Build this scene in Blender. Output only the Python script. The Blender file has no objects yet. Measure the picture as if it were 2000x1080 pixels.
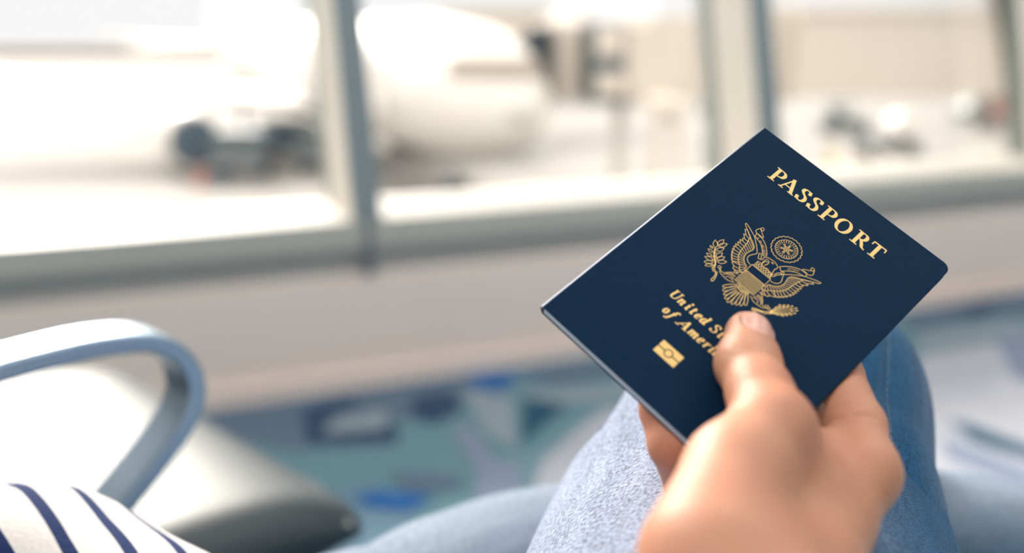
import bpy, bmesh, math, random
import numpy as np
from mathutils import Vector, Matrix

random.seed(7)
SC = bpy.context.scene
COL = SC.collection
PI = math.pi

# ------------------------------------------------------------------ camera
CAM_H, FPX, PITCH = 0.86, 2000 * 35 / 36.0, math.radians(14)
cam = bpy.data.cameras.new('camera')
cam.lens, cam.sensor_width, cam.clip_start, cam.clip_end = 35, 36, 0.01, 2000
camo = bpy.data.objects.new('camera', cam)
COL.objects.link(camo)
camo.location = (0, 0, CAM_H)
camo.rotation_euler = (math.radians(90) - PITCH, 0, 0)
cam.dof.use_dof = True
cam.dof.focus_distance = 0.378
cam.dof.aperture_fstop = 3.4
SC.camera = camo
SC.view_settings.view_transform = 'Standard'
SC.view_settings.look = 'None'
SC.view_settings.exposure = 0.0
SC.view_settings.gamma = 1.0
SC.view_settings.use_curve_mapping = False

# ------------------------------------------------------------------ sky: hazy bright overcast, pale at the horizon
world = bpy.data.worlds.new('sky')
SC.world = world
world.use_nodes = True
nt = world.node_tree
nt.nodes.clear()
wo = nt.nodes.new('ShaderNodeOutputWorld')
bg = nt.nodes.new('ShaderNodeBackground')
tc = nt.nodes.new('ShaderNodeTexCoord')
sx = nt.nodes.new('ShaderNodeSeparateXYZ')
rp = nt.nodes.new('ShaderNodeValToRGB')
nt.links.new(tc.outputs['Generated'], sx.inputs[0])
nt.links.new(sx.outputs['Z'], rp.inputs[0])
nt.links.new(rp.outputs[0], bg.inputs[0])
nt.links.new(bg.outputs[0], wo.inputs[0])
SKY_TOP = 2.9
rp.color_ramp.elements[0].position = 0.03
rp.color_ramp.elements[0].color = (1.0 / SKY_TOP, 1.01 / SKY_TOP, 1.05 / SKY_TOP, 1)
rp.color_ramp.elements[1].position = 0.30
rp.color_ramp.elements[1].color = (1.0, 0.98, 0.97, 1)
bg.inputs[1].default_value = SKY_TOP

def point_dir(o, d):
    o.rotation_euler = Vector(d).to_track_quat('-Z', 'Y').to_euler()

# veiled sun, high on the left beyond the glass
sl = bpy.data.lights.new('sun', 'SUN')
sl.energy, sl.angle, sl.color = 9.5, math.radians(22), (1.0, 0.94, 0.87)
so = bpy.data.objects.new('sun', sl)
COL.objects.link(so)
az, el = math.radians(-27), math.radians(30)
point_dir(so, (-math.sin(az) * math.cos(el), -math.cos(az) * math.cos(el), -math.sin(el)))
so.location = (-5, 5, 20)

# ------------------------------------------------------------------ frames
O3 = np.array([0, 0, CAM_H])
FW = np.array([0, math.cos(PITCH), -math.sin(PITCH)])
DN = np.array([0, -math.sin(PITCH), -math.cos(PITCH)])
RT = np.array([1.0, 0, 0])
def ray(px, py): return (px - 1000) / FPX * RT + (py - 540) / FPX * DN + FW
def at(px, py, d): return O3 + ray(px, py) * d
def on_z(px, py, z):
    r = ray(px, py); return O3 + r * (z - CAM_H) / r[2]
def on_plane(px, py, P, n):
    r = ray(px, py); return O3 + r * (((P - O3) @ n) / (r @ n))
def cam2w(q):                       # metres, x right, y down, z forward -> world
    q = np.asarray(q, float)
    return O3 + q[..., 0:1] * RT + q[..., 1:2] * DN + q[..., 2:3] * FW
SU = np.array([math.sin(math.radians(46)), math.cos(math.radians(46)), 0])   # seats face this way
SV = np.array([-SU[1], SU[0], 0])                                            # along the row, to the left
def UV3(u, v, z): return SU * u + SV * v + np.array([0, 0, z])
WA = math.radians(66.3)
WD = np.array([math.sin(WA), math.cos(WA), 0])     # along the window wall
WN = np.array([-WD[1], WD[0], 0])                  # outwards
W0 = np.array([0, 2.478, 0])
def WP(s, o, z): return W0 + WD * s + WN * o + np.array([0, 0, z])

# ------------------------------------------------------------------ object helpers
def tag(o, label=None, cat=None, group=None, kind=None):
    if label: o['label'] = label
    if cat: o['category'] = cat
    if group: o['group'] = group
    if kind: o['kind'] = kind
    return o
def empty(name, loc, label, cat, group=None):
    o = bpy.data.objects.new(name, None)
    COL.objects.link(o)
    o.location = [float(c) for c in loc]
    o.empty_display_size = 0.05
    return tag(o, label, cat, group)
def mesh(name, V, F, mat, parent=None, smooth=True, uv=None, mats=None, fm=None):
    """world-space vertices; origin moved to the parent's location (or to the mesh's own base)"""
    V = np.asarray(V, float)
    if parent is not None:
        org = np.array(parent_world(parent))
    else:
        org = np.array([(V[:, 0].min() + V[:, 0].max()) / 2, (V[:, 1].min() + V[:, 1].max()) / 2, V[:, 2].min()])
    me = bpy.data.meshes.new(name)
    me.from_pydata([tuple(p) for p in (V - org)], [], [tuple(int(i) for i in f) for f in F])
    for m in (mats or [mat]): me.materials.append(m)
    if fm is not None:
        me.polygons.foreach_set('material_index', np.asarray(fm, dtype=np.int32))
    if smooth: me.polygons.foreach_set('use_smooth', [True] * len(me.polygons))
    if uv is not None:
        l = me.uv_layers.new(name='UVMap')
        idx = np.zeros(len(me.loops), dtype=np.int32); me.loops.foreach_get('vertex_index', idx)
        if callable(uv): uvs = uv(me)
        else: uvs = np.asarray(uv, float)[idx]
        l.data.foreach_set('uv', uvs.astype(np.float32).ravel())
    me.update()
    o = bpy.data.objects.new(name, me)
    COL.objects.link(o)
    if parent is not None:
        o.parent = parent
    else:
        o.location = org
    return o
def parent_world(p):
    v = Vector((0, 0, 0))
    while p is not None:
        v = v + p.location; p = p.parent
    return v
class MB:
    def __init__(s): s.V = []; s.F = []; s.M = []
    def add(s, V, F, m=0):
        b = len(s.V)
        s.V += [tuple(float(c) for c in p) for p in V]
        s.F += [tuple(i + b for i in f) for f in F]
        s.M += [m] * len(F)
        return s
    def box(s, c, ex, ey, ez, hx, hy, hz, m=0):
        c = np.asarray(c, float); V = []
        for k in range(8):
            V.append(c + (hx if k & 1 else -hx) * ex + (hy if k & 2 else -hy) * ey + (hz if k & 4 else -hz) * ez)
        return s.add(V, [(0, 2, 3, 1), (4, 5, 7, 6), (0, 1, 5, 4), (2, 6, 7, 3), (0, 4, 6, 2), (1, 3, 7, 5)], m)
    def abox(s, x0, x1, y0, y1, z0, z1, m=0):
        return s.box(((x0 + x1) / 2, (y0 + y1) / 2, (z0 + z1) / 2), RT, np.array([0, 1., 0]), np.array([0, 0, 1.]), (x1 - x0) / 2, (y1 - y0) / 2, (z1 - z0) / 2, m)
    def tube(s, a, b, r0, r1=None, n=16, cap=True, m=0):
        a = np.asarray(a, float); b = np.asarray(b, float); r1 = r0 if r1 is None else r1
        t = (b - a) / np.linalg.norm(b - a)
        q = np.cross(t, [0, 0, 1.]) if abs(t[2]) < .9 else np.cross(t, [1., 0, 0])
        q /= np.linalg.norm(q); w = np.cross(t, q)
        V = []
        for P, r in ((a, r0), (b, r1)):
            for i in range(n):
                g = 2 * PI * i / n; V.append(P + r * (math.cos(g) * q + math.sin(g) * w))
        F = [(i, (i + 1) % n, n + (i + 1) % n, n + i) for i in range(n)]
        if cap: F += [tuple(range(n - 1, -1, -1)), tuple(range(n, 2 * n))]
        return s.add(V, F, m)
    def lathe(s, org, ax, prof, n=32, up=None, m=0, sy=1.0):
        """prof: (distance along axis, radius)"""
        org = np.asarray(org, float); ax = np.asarray(ax, float)
        q = np.cross(ax, [0, 0, 1.]) if abs(ax[2]) < .9 else np.array([1., 0, 0])
        q /= np.linalg.norm(q); w = np.cross(ax, q)
        V = []; F = []
        for d, r in prof:
            for i in range(n):
                g = 2 * PI * i / n; V.append(org + ax * d + r * (math.cos(g) * q + sy * math.sin(g) * w))
        for k in range(len(prof) - 1):
            for i in range(n):
                j = (i + 1) % n; F.append((k * n + i, k * n + j, (k + 1) * n + j, (k + 1) * n + i))
        F.append(tuple(range(n - 1, -1, -1))); F.append(tuple(range((len(prof) - 1) * n, len(prof) * n)))
        return s.add(V, F, m)
    def prism(s, pts, d, m=0):
        """closed 3-D polygon pts extruded by vector d"""
        n = len(pts); P = [np.asarray(p, float) for p in pts]; d = np.asarray(d, float)
        return s.add(P + [p + d for p in P], [tuple(range(n - 1, -1, -1)), tuple(range(n, 2 * n))] + [(i, (i + 1) % n, n + (i + 1) % n, n + i) for i in range(n)], m)
    def build(s, name, mat, parent=None, smooth=False, bevel=0, mats=None):
        o = mesh(name, s.V, s.F, mat, parent, smooth, mats=mats, fm=s.M if mats else None)
        if bevel:
            md = o.modifiers.new('bevel', 'BEVEL'); md.width = bevel; md.segments = 3; md.limit_method = 'ANGLE'
            md.harden_normals = False
        return o
def catmull(P, n):
    P = np.asarray(P, float); out = []
    Q = np.vstack([2 * P[0] - P[1], P, 2 * P[-1] - P[-2]])
    for i in range(1, len(Q) - 2):
        for k in range(n):
            t = k / n
            out.append(.5 * ((2 * Q[i]) + (Q[i + 1] - Q[i - 1]) * t + (2 * Q[i - 1] - 5 * Q[i] + 4 * Q[i + 1] - Q[i + 2]) * t * t + (3 * Q[i] - Q[i - 1] - 3 * Q[i + 1] + Q[i + 2]) * t ** 3))
    out.append(Q[-2]); return np.array(out)
def vnoise(P, f, seed=0):
    """cheap smooth value noise from summed sines"""
    rng = np.random.RandomState(seed); r = np.zeros(len(P))
    for k in range(7):
        w = rng.randn(3); w /= np.linalg.norm(w)
        r += np.sin((P @ w) * f * (0.7 + 0.25 * k) + rng.rand() * 6.28) * (1.0 / (1 + .35 * k))
    return r / 4.0
def sweep(ctrl, n=10, seg=64, up=(0, 0, 1), disp=None, caps=True):
    """ctrl rows: x,y,z,ra,rb. Returns V,F,uv(metres)."""
    C = catmull(ctrl, n); P = C[:, :3]; T = np.gradient(P, axis=0); T /= np.linalg.norm(T, axis=1)[:, None]
    up = np.array(up, float); V = []; U = []
    L = np.r_[0, np.cumsum(np.linalg.norm(np.diff(P, axis=0), axis=1))]
    N = up - T[0] * (up @ T[0]); N /= np.linalg.norm(N)
    for i in range(len(P)):
        N = N - T[i] * (N @ T[i]); N /= np.linalg.norm(N); B = np.cross(T[i], N)
        for k in range(seg + 1):
            g = 2 * PI * k / seg
            d = math.cos(g) * N * C[i, 3] + math.sin(g) * B * C[i, 4]
            rr = 1.0 + (disp(g, L[i], i / (len(P) - 1)) if disp else 0)
            V.append(P[i] + d * rr); U.append((g * 0.08, L[i]))
    m = seg + 1
    F = [(i * m + k, i * m + k + 1, (i + 1) * m + k + 1, (i + 1) * m + k) for i in range(len(P) - 1) for k in range(seg)]
    if caps: F += [tuple(range(seg - 1, -1, -1)), tuple((len(P) - 1) * m + k for k in range(seg))]
    return np.array(V), F, np.array(U)

# ------------------------------------------------------------------ materials
def mat(name, col, rough=.5, metal=0, bump=0, bscale=200, var=0, vscale=20, spec=.5, coat=0, sss=0, sub_r=(1, .3, .15), sheen=0):
    m = bpy.data.materials.new(name); m.use_nodes = True
    n = m.node_tree; p = n.nodes['Principled BSDF']
    p.inputs['Base Color'].default_value = (*col, 1)
    p.inputs['Roughness'].default_value = rough
    p.inputs['Metallic'].default_value = metal
    p.inputs['Specular IOR Level'].default_value = spec
    p.inputs['Coat Weight'].default_value = coat
    if sheen: p.inputs['Sheen Weight'].default_value = sheen
    if sss:
        p.inputs['Subsurface Weight'].default_value = sss
        p.inputs['Subsurface Radius'].default_value = sub_r
        p.inputs['Subsurface Scale'].default_value = 0.006
    t = n.nodes.new('ShaderNodeTexCoord')
    if var:
        z = n.nodes.new('ShaderNodeTexNoise'); z.inputs['Scale'].default_value = vscale; z.inputs['Detail'].default_value = 4
        n.links.new(t.outputs['Object'], z.inputs['Vector'])
        mx = n.nodes.new('ShaderNodeMix'); mx.data_type = 'RGBA'
        mx.inputs['A'].default_value = (*[c * (1 - var) for c in col], 1)
        mx.inputs['B'].default_value = (*[min(1, c * (1 + var)) for c in col], 1)
        n.links.new(z.outputs['Fac'], mx.inputs['Factor']); n.links.new(mx.outputs['Result'], p.inputs['Base Color'])
    if bump:
        z = n.nodes.new('ShaderNodeTexNoise'); z.inputs['Scale'].default_value = bscale; z.inputs['Detail'].default_value = 3
        n.links.new(t.outputs['Object'], z.inputs['Vector'])
        b = n.nodes.new('ShaderNodeBump'); b.inputs['Strength'].default_value = bump; b.inputs['Distance'].default_value = .001
        n.links.new(z.outputs['Fac'], b.inputs['Height']); n.links.new(b.outputs[0], p.inputs['Normal'])
    return m
def nd(m, kind, **kw):
    x = m.node_tree.nodes.new(kind)
    for k, v in kw.items():
        if k in x.inputs: x.inputs[k].default_value = v
        else: setattr(x, k, v)
    return x
M = {}
M['wall'] = mat('painted wall panel', (.88, .74, .665), .55, var=.04, vscale=3)
M['sill'] = mat('grey painted window frame', (.48, .465, .42), .45, var=.05, vscale=4)
M['mull'] = mat('painted mullion', (.80, .745, .66), .5)
M['mull_in'] = mat('dark blue grey mullion cap', (.20, .24, .26), .45)
M['mull_out'] = mat('grey green outer gasket', (.22, .25, .23), .6)
M['band'] = mat('grey recessed band', (.42, .41, .40), .5)
M['ceil'] = mat('white ceiling', (.8, .79, .77), .9)
M['back'] = mat('off white plaster', (.62, .6, .57), .9)
M['alu'] = mat('brushed aluminium', (.27, .36, .45), .36, metal=.95, bump=.15, bscale=900)
M['steel'] = mat('satin steel', (.45, .47, .5), .35, metal=.8)
M['vinyl'] = mat('black vinyl', (.003, .017, .026), .46, bump=.2, bscale=700, spec=.5)
M['vpipe'] = mat('grey vinyl piping', (.25, .26, .27), .35)
M['skin'] = mat('skin', (.70, .40, .265), .48, bump=.35, bscale=900, var=.01, vscale=24, sss=.25, spec=.4)
for n_ in M['skin'].node_tree.nodes:
    if n_.type == 'MIX': n_.inputs['A'].default_value = (.45, .155, .09, 1); n_.inputs['B'].default_value = (.60, .325, .205, 1)
M['nail'] = mat('fingernail', (.66, .36, .285), .33, sss=.2, spec=.4)
M['gold'] = mat('gold foil', (1.0, .66, .24), .4, metal=.1, spec=.5)
M['cover'] = mat('navy passport cover', (.002, .021, .056), .6, bump=.45, bscale=2600, var=.12, vscale=900, spec=.08)
M['painted_sheen'] = mat('worn cover fold', (.26, .29, .38), .5, var=.3, vscale=300)  # bright sheen along the spine fold, painted in as a lighter colour
M['cover_in'] = mat('blue endpaper', (.50, .62, .74), .6)
# glass
g = bpy.data.materials.new('window glass'); g.use_nodes = True
n = g.node_tree; n.nodes.clear()
o_ = n.nodes.new('ShaderNodeOutputMaterial'); mx = n.nodes.new('ShaderNodeMixShader')
tr = n.nodes.new('ShaderNodeBsdfTransparent'); gl = n.nodes.new('ShaderNodeBsdfGlossy'); fr = n.nodes.new('ShaderNodeFresnel')
gl.inputs['Roughness'].default_value = 0.0; tr.inputs[0].default_value = (.985, .975, .955, 1); fr.inputs[0].default_value = 1.3
n.links.new(fr.outputs[0], mx.inputs[0]); n.links.new(tr.outputs[0], mx.inputs[1]); n.links.new(gl.outputs[0], mx.inputs[2]); n.links.new(mx.outputs[0], o_.inputs[0])
M['glass'] = g
# page block: fine sheets
m = mat('page edges', (.55, .66, .74), .7); w = nd(m, 'ShaderNodeTexWave', Scale=1.0, Distortion=0.0); w.wave_type = 'BANDS'; w.bands_direction = 'X'
uvn = nd(m, 'ShaderNodeUVMap'); m.node_tree.links.new(uvn.outputs[0], w.inputs['Vector'])
cr = nd(m, 'ShaderNodeValToRGB'); cr.color_ramp.elements[0].color = (.22, .38, .56, 1); cr.color_ramp.elements[1].color = (.90, .98, 1.0, 1)
m.node_tree.links.new(w.outputs['Fac'], cr.inputs[0]); m.node_tree.links.new(cr.outputs[0], m.node_tree.nodes['Principled BSDF'].inputs['Base Color'])
M['pages'] = m
# denim: twill threads in UV metres; UV.x = angle*0.08
def denim(name, light, dark, seam, lo=0.16, contrast=1.0):
    m = bpy.data.materials.new(name); m.use_nodes = True; N = m.node_tree; L = N.links; p = N.nodes['Principled BSDF']
    p.inputs['Roughness'].default_value = .9; p.inputs['Specular IOR Level'].default_value = .15; p.inputs['Sheen Weight'].default_value = .12
    uv = nd(m, 'ShaderNodeUVMap')
    mp = nd(m, 'ShaderNodeMapping'); L.new(uv.outputs[0], mp.inputs['Vector'])
    mp.inputs['Rotation'].default_value = (0, 0, math.radians(33)); mp.inputs['Scale'].default_value = (1, 1, 1)
    st = nd(m, 'ShaderNodeMapping'); L.new(mp.outputs[0], st.inputs['Vector']); st.inputs['Scale'].default_value = (1500, 640, 1)
    nz = nd(m, 'ShaderNodeTexNoise', Scale=1.0, Detail=2.0, Roughness=.6); L.new(st.outputs[0], nz.inputs['Vector'])
    wv = nd(m, 'ShaderNodeTexWave', Scale=400.0, Distortion=2.4, Detail=1.0); wv.bands_direction = 'X'
    wv.inputs['Detail Scale'].default_value = 2.0
    L.new(mp.outputs[0], wv.inputs['Vector'])
    mul = nd(m, 'ShaderNodeMath', operation='MULTIPLY'); L.new(nz.outputs['Fac'], mul.inputs[0]); mul.inputs[1].default_value = 1.35
    ad = nd(m, 'ShaderNodeMath', operation='MULTIPLY_ADD'); L.new(wv.outputs['Fac'], ad.inputs[0]); ad.inputs[1].default_value = .45; L.new(mul.outputs[0], ad.inputs[2])
    nm = nd(m, 'ShaderNodeTexNoise', Scale=420.0, Detail=3.0, Roughness=.7); L.new(uv.outputs[0], nm.inputs['Vector'])
    a3 = nd(m, 'ShaderNodeMath', operation='MULTIPLY_ADD'); L.new(nm.outputs['Fac'], a3.inputs[0]); a3.inputs[1].default_value = .9; L.new(ad.outputs[0], a3.inputs[2])
    st2 = nd(m, 'ShaderNodeMapping'); L.new(uv.outputs[0], st2.inputs['Vector']); st2.inputs['Scale'].default_value = (90, 16, 1)
    ns = nd(m, 'ShaderNodeTexNoise', Scale=1.0, Detail=4.0, Roughness=.6); L.new(st2.outputs[0], ns.inputs['Vector'])
    a4 = nd(m, 'ShaderNodeMath', operation='MULTIPLY_ADD'); L.new(ns.outputs['Fac'], a4.inputs[0]); a4.inputs[1].default_value = .5; L.new(a3.outputs[0], a4.inputs[2])
    a5 = nd(m, 'ShaderNodeMath', operation='SUBTRACT'); L.new(a4.outputs[0], a5.inputs[0]); a5.inputs[1].default_value = .70; ad = a5
    cr = nd(m, 'ShaderNodeMapRange'); L.new(ad.outputs[0], cr.inputs['Value']); cr.inputs['From Min'].default_value = .62; cr.inputs['From Max'].default_value = 1.12
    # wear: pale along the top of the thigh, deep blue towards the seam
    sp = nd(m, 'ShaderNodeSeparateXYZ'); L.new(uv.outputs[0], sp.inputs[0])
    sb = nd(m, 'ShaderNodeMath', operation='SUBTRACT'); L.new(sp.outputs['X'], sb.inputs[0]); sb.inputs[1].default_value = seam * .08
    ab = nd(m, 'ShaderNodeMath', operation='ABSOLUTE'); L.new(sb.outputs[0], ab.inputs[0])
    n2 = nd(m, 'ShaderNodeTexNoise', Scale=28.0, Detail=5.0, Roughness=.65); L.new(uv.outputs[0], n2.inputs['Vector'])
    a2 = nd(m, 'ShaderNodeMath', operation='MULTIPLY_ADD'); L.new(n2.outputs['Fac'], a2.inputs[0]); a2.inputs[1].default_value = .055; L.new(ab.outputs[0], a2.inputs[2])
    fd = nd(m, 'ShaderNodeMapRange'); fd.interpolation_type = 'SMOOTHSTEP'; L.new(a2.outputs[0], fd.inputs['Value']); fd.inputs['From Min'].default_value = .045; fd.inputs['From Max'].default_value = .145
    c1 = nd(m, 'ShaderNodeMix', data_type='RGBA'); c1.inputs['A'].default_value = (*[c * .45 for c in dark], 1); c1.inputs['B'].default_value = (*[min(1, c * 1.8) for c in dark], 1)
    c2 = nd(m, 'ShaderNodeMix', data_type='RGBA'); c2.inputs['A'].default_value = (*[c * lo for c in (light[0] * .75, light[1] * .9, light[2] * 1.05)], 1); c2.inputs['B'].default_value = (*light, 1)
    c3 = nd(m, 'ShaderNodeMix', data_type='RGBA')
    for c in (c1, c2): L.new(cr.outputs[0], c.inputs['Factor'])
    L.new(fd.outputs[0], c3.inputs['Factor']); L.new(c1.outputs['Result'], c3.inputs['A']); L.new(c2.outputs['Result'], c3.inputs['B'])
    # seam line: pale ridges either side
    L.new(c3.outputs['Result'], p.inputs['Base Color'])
    b = nd(m, 'ShaderNodeBump', Strength=.5, Distance=.0006); L.new(ad.outputs[0], b.inputs['Height']); L.new(b.outputs[0], p.inputs['Normal'])
    return m
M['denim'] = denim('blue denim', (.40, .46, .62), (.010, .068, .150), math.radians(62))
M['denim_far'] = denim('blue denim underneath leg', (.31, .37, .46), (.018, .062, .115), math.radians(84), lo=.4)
M['thread'] = mat('seam thread', (.16, .24, .34), .8)
# striped cotton
m = mat('striped cotton', (.86, .82, .78), .9, bump=.5, bscale=500, spec=.2); N = m.node_tree; L = N.links
uv = nd(m, 'ShaderNodeUVMap'); sp = nd(m, 'ShaderNodeSeparateXYZ'); L.new(uv.outputs[0], sp.inputs[0])
ml = nd(m, 'ShaderNodeMath', operation='MULTIPLY'); L.new(sp.outputs['Y'], ml.inputs[0]); ml.inputs[1].default_value = 1 / .044
fr_ = nd(m, 'ShaderNodeMath', operation='FRACT'); L.new(ml.outputs[0], fr_.inputs[0])
gt = nd(m, 'ShaderNodeMath', operation='LESS_THAN'); L.new(fr_.outputs[0], gt.inputs[0]); gt.inputs[1].default_value = .26
cm = nd(m, 'ShaderNodeMix', data_type='RGBA'); cm.inputs['A'].default_value = (.70, .665, .64, 1); cm.inputs['B'].default_value = (.012, .028, .10, 1)
L.new(gt.outputs[0], cm.inputs['Factor']); L.new(cm.outputs['Result'], N.nodes['Principled BSDF'].inputs['Base Color'])
M['stripe'] = m

# passport pose (mm, camera axes) and the crest outlines (mm on the cover)
POSE_R = [[0.6904, -0.71994, -0.07093], [0.63525, 0.55642, 0.53559], [-0.34613, -0.41483, 0.84149]]
POSE_T = [100.55944, -59.14057, 395.65459]
EMB = {
  'wing_edge': ((33.63,49.03),(33.04,48.43),(31.49,47.33),(29.89,46.6),(28.07,45.46),(26.1,44.14),(25.0,43.45),(24.62,42.64),(26.42,43.12),(28.87,44.21),(30.55,45.03),(32.58,46.73),(34.42,48.44),(35.69,49.99),(35.7,50.78),(35.08,51.96),(34.6,53.3),(34.85,54.58),(35.88,55.58),(37.3,55.98)),
  'tips': ((26.2,45.11),(27.2,47.11),(28.17,48.9),(27.91,50.16),(28.02,51.55),(28.01,52.84),(28.17,54.09),(28.54,55.28),(29.14,56.56),(29.89,57.69),(30.64,58.61),(31.43,59.43),(32.33,60.27),(34.19,61.93),(35.32,62.56),(36.34,62.44)),
  'tb': ((27.21,44.82),(28.03,46.96),(28.7,48.62),(28.83,49.91),(28.86,51.32),(28.89,52.62),(29.01,53.86),(29.34,55.38),(29.86,56.84),(30.42,57.93),(31.17,58.85),(32.0,59.72)),
  'mid': ((30.14,46.63),(29.87,47.27),(30.32,48.68),(30.66,50.21),(30.92,51.51),(30.98,52.7),(31.18,53.91),(31.48,54.98),(31.91,55.91),(32.45,56.85),(33.13,57.64),(33.86,58.36),(34.77,59.03),(35.85,60.39),(36.71,60.82),(37.41,60.87)),
  'inn': ((33.63,49.03),(33.92,50.22),(33.68,51.04),(33.54,51.98),(33.34,52.85),(33.4,53.88),(33.72,54.93),(34.21,55.78),(34.92,56.52),(35.84,57.19),(36.83,57.6),(37.19,59.21),(38.03,59.31)),
  'head': ((38.7,49.68),(39.77,48.66),(41.5,48.31),(42.92,48.3),(44.86,49.32),(44.6,50.82),(45.0,52.78)),
  'beak': ((45.0,52.78),(45.51,53.79),(46.2,53.59),(46.69,52.04),(47.96,50.39)),
  'b2': ((45.94,52.9),(46.2,51.41),(47.4,50.03)),
  'rose_l': ((36.31,49.76),(36.93,49.26),(37.67,49.84),(38.29,51.17),(37.52,51.64),(36.99,50.62),(36.31,49.76)),
  'r2': ((38.46,51.38),(38.92,50.86),(38.7,49.68)),
  'neckf': ((39.96,52.91),(39.72,51.16),(39.97,49.65),(41.0,49.69),(41.45,50.8),(40.97,52.36)),
  'nf2': ((39.93,52.14),(40.18,50.64),(41.11,50.37)),
  'rib_o': ((30.65,44.84),(33.19,45.47),(35.36,46.73),(37.88,49.19),(38.96,48.36)),
  'rib_i': ((31.53,43.19),(33.59,43.77),(35.58,44.81),(37.6,46.64),(38.96,48.36)),
  'rib_f': ((30.65,44.84),(30.39,43.24),(31.87,43.44)),
  'scr': ((30.23,43.22),(29.21,42.49),(29.3,41.32),(29.82,40.3),(30.05,39.48),(30.93,39.66),(31.07,40.77),(29.95,40.57),(32.71,42.47),(32.78,43.11),(30.55,43.06)),
  'r_o': ((44.99,48.57),(46.49,46.65),(48.55,44.9),(51.01,43.69),(53.89,43.41)),
  'r_i': ((46.68,49.65),(48.03,47.91),(50.08,46.17),(52.24,45.31),(53.78,44.94),(53.89,43.41)),
  'r_e': ((44.99,48.57),(45.79,49.06),(46.68,49.65),(47.68,49.31),(47.96,50.39),(46.95,50.55)),
  'rscr': ((53.81,43.31),(51.39,43.07),(52.57,42.03),(53.68,41.26),(53.34,40.43),(53.47,39.67),(54.5,39.91),(54.29,40.95),(53.43,40.74)),
  'rs2': ((54.66,40.13),(55.34,42.17),(54.21,43.46)),
  'hook': ((47.96,50.39),(48.95,51.85),(49.39,53.33),(48.98,54.98),(47.92,55.79),(46.61,56.1)),
  'eye': ((41.62,49.38),(42.5,49.4),(43.04,49.18),(42.32,48.99)),
  'txt1': ((31.58,44.61),(33.7,45.31),(35.69,46.35),(38.3,48.7)),
  'txt2': ((47.68,46.91),(49.09,45.61),(51.12,44.58)),
  'leg_a': ((31.6,66.75),(33.37,67.31),(36.05,67.41),(38.35,66.37)),
  'leg_b': ((31.09,66.13),(32.99,66.15),(33.95,64.86),(35.52,63.26),(37.22,62.52)),
  'ls1': ((33.5,66.77),(33.92,65.88),(34.84,65.24),(35.93,65.17),(37.37,65.52)),
  'ls2': ((34.62,67.07),(35.04,66.19),(36.29,65.96),(37.55,66.1)),
  'ls3': ((33.67,65.57),(34.73,64.76),(35.9,64.42),(37.01,64.73)),
  'ls4': ((34.71,64.38),(35.79,63.95),(36.98,63.99)),
  'stem': ((30.87,67.78),(31.57,68.97),(31.89,70.39),(31.86,71.4),(32.3,72.09),(32.75,71.77),(32.6,70.56),(32.13,69.12),(31.25,67.54)),
  'ttips': ((36.65,70.85),(37.71,72.1),(39.11,73.21),(40.4,74.14),(41.89,74.67),(43.43,74.14),(44.77,73.19),(45.96,72.23),(47.05,70.8)),
  'tbas': ((39.46,66.68),(39.8,67.45),(40.37,67.98),(41.09,68.33),(41.71,68.4),(42.63,68.13),(43.38,67.66),(44.07,67.46),(44.26,66.47)),
  'leaves': (((24.1,59.97),(21.86,57.29)),((24.06,58.43),(23.89,54.79)),((24.51,58.55),(25.98,55.27)),((25.14,60.68),(26.44,57.61)),((23.66,60.8),(22.16,60.77)),((24.81,62.31),(22.58,62.35)),((25.71,63.79),(23.46,64.34)),((27.01,64.81),(24.0,65.92)),((27.68,65.6),(25.3,67.86)),((27.98,66.5),(26.59,68.86)),((26.79,63.19),(27.37,59.69)),((27.8,63.59),(29.03,60.47)),((28.57,64.11),(30.81,61.54))),
  'bstem': ((24.24,60.13),(25.29,62.08),(26.69,63.61),(28.51,65.26),(29.13,66.26)),
  'claws': ((28.9,66.71),(29.43,67.52),(30.22,68.03),(30.59,65.34)),
  'rclaws': ((53.6,67.87),(54.27,67.11),(54.95,66.34),(53.34,65.55)),
  'afan': ((54.94,65.21),(55.09,60.99),(56.22,59.92),(57.58,58.51),(59.17,57.71),(60.91,57.43),(61.21,59.11),(60.97,60.39),(59.94,62.22),(58.73,63.79)),
  'aback': ((53.15,68.24),(49.11,69.67),(49.86,70.3),(51.31,69.33)),
}

# ------------------------------------------------------------------ the room
Z3 = np.array([0, 0, 1.])
CEIL = 3.3
S0, S1, BACK = -7.0, 9.0, -8.0
# carpet
cols = {'base': (.12, .235, .30), 'navy': (.022, .055, .12), 'lav': (.20, .24, .34), 'blue': (.01, .10, .33), 'dteal': (.010, .07, .13), 'pale': (.40, .415, .47), 'slate': (.10, .15, .22), 'grey': (.24, .30, .34)}
cm_ = {}
for k, c in cols.items(): cm_[k] = mat('carpet ' + k, c, .95, bump=.6, bscale=260, var=.22, vscale=60, spec=.1, sheen=.1)
m = cm_['base']; v_ = nd(m, 'ShaderNodeTexVoronoi', Scale=2.6); v_.feature = 'F1'
t_ = nd(m, 'ShaderNodeTexCoord'); m.node_tree.links.new(t_.outputs['Object'], v_.inputs['Vector'])
r_ = nd(m, 'ShaderNodeValToRGB'); r_.color_ramp.interpolation = 'CONSTANT'
s_ = nd(m, 'ShaderNodeSeparateColor'); m.node_tree.links.new(v_.outputs['Color'], s_.inputs[0]); m.node_tree.links.new(s_.outputs[0], r_.inputs[0])
els = [(0, (.12, .23, .28)), (.35, (.15, .255, .31)), (.6, (.12, .21, .29)), (.8, (.17, .26, .34)), (.93, (.11, .23, .31))]
r_.color_ramp.elements[0].color = (*els[0][1], 1); r_.color_ramp.elements[1].position = els[1][0]; r_.color_ramp.elements[1].color = (*els[1][1], 1)
for q, c in els[2:]:
    e = r_.color_ramp.elements.new(q); e.color = (*c, 1)
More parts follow.
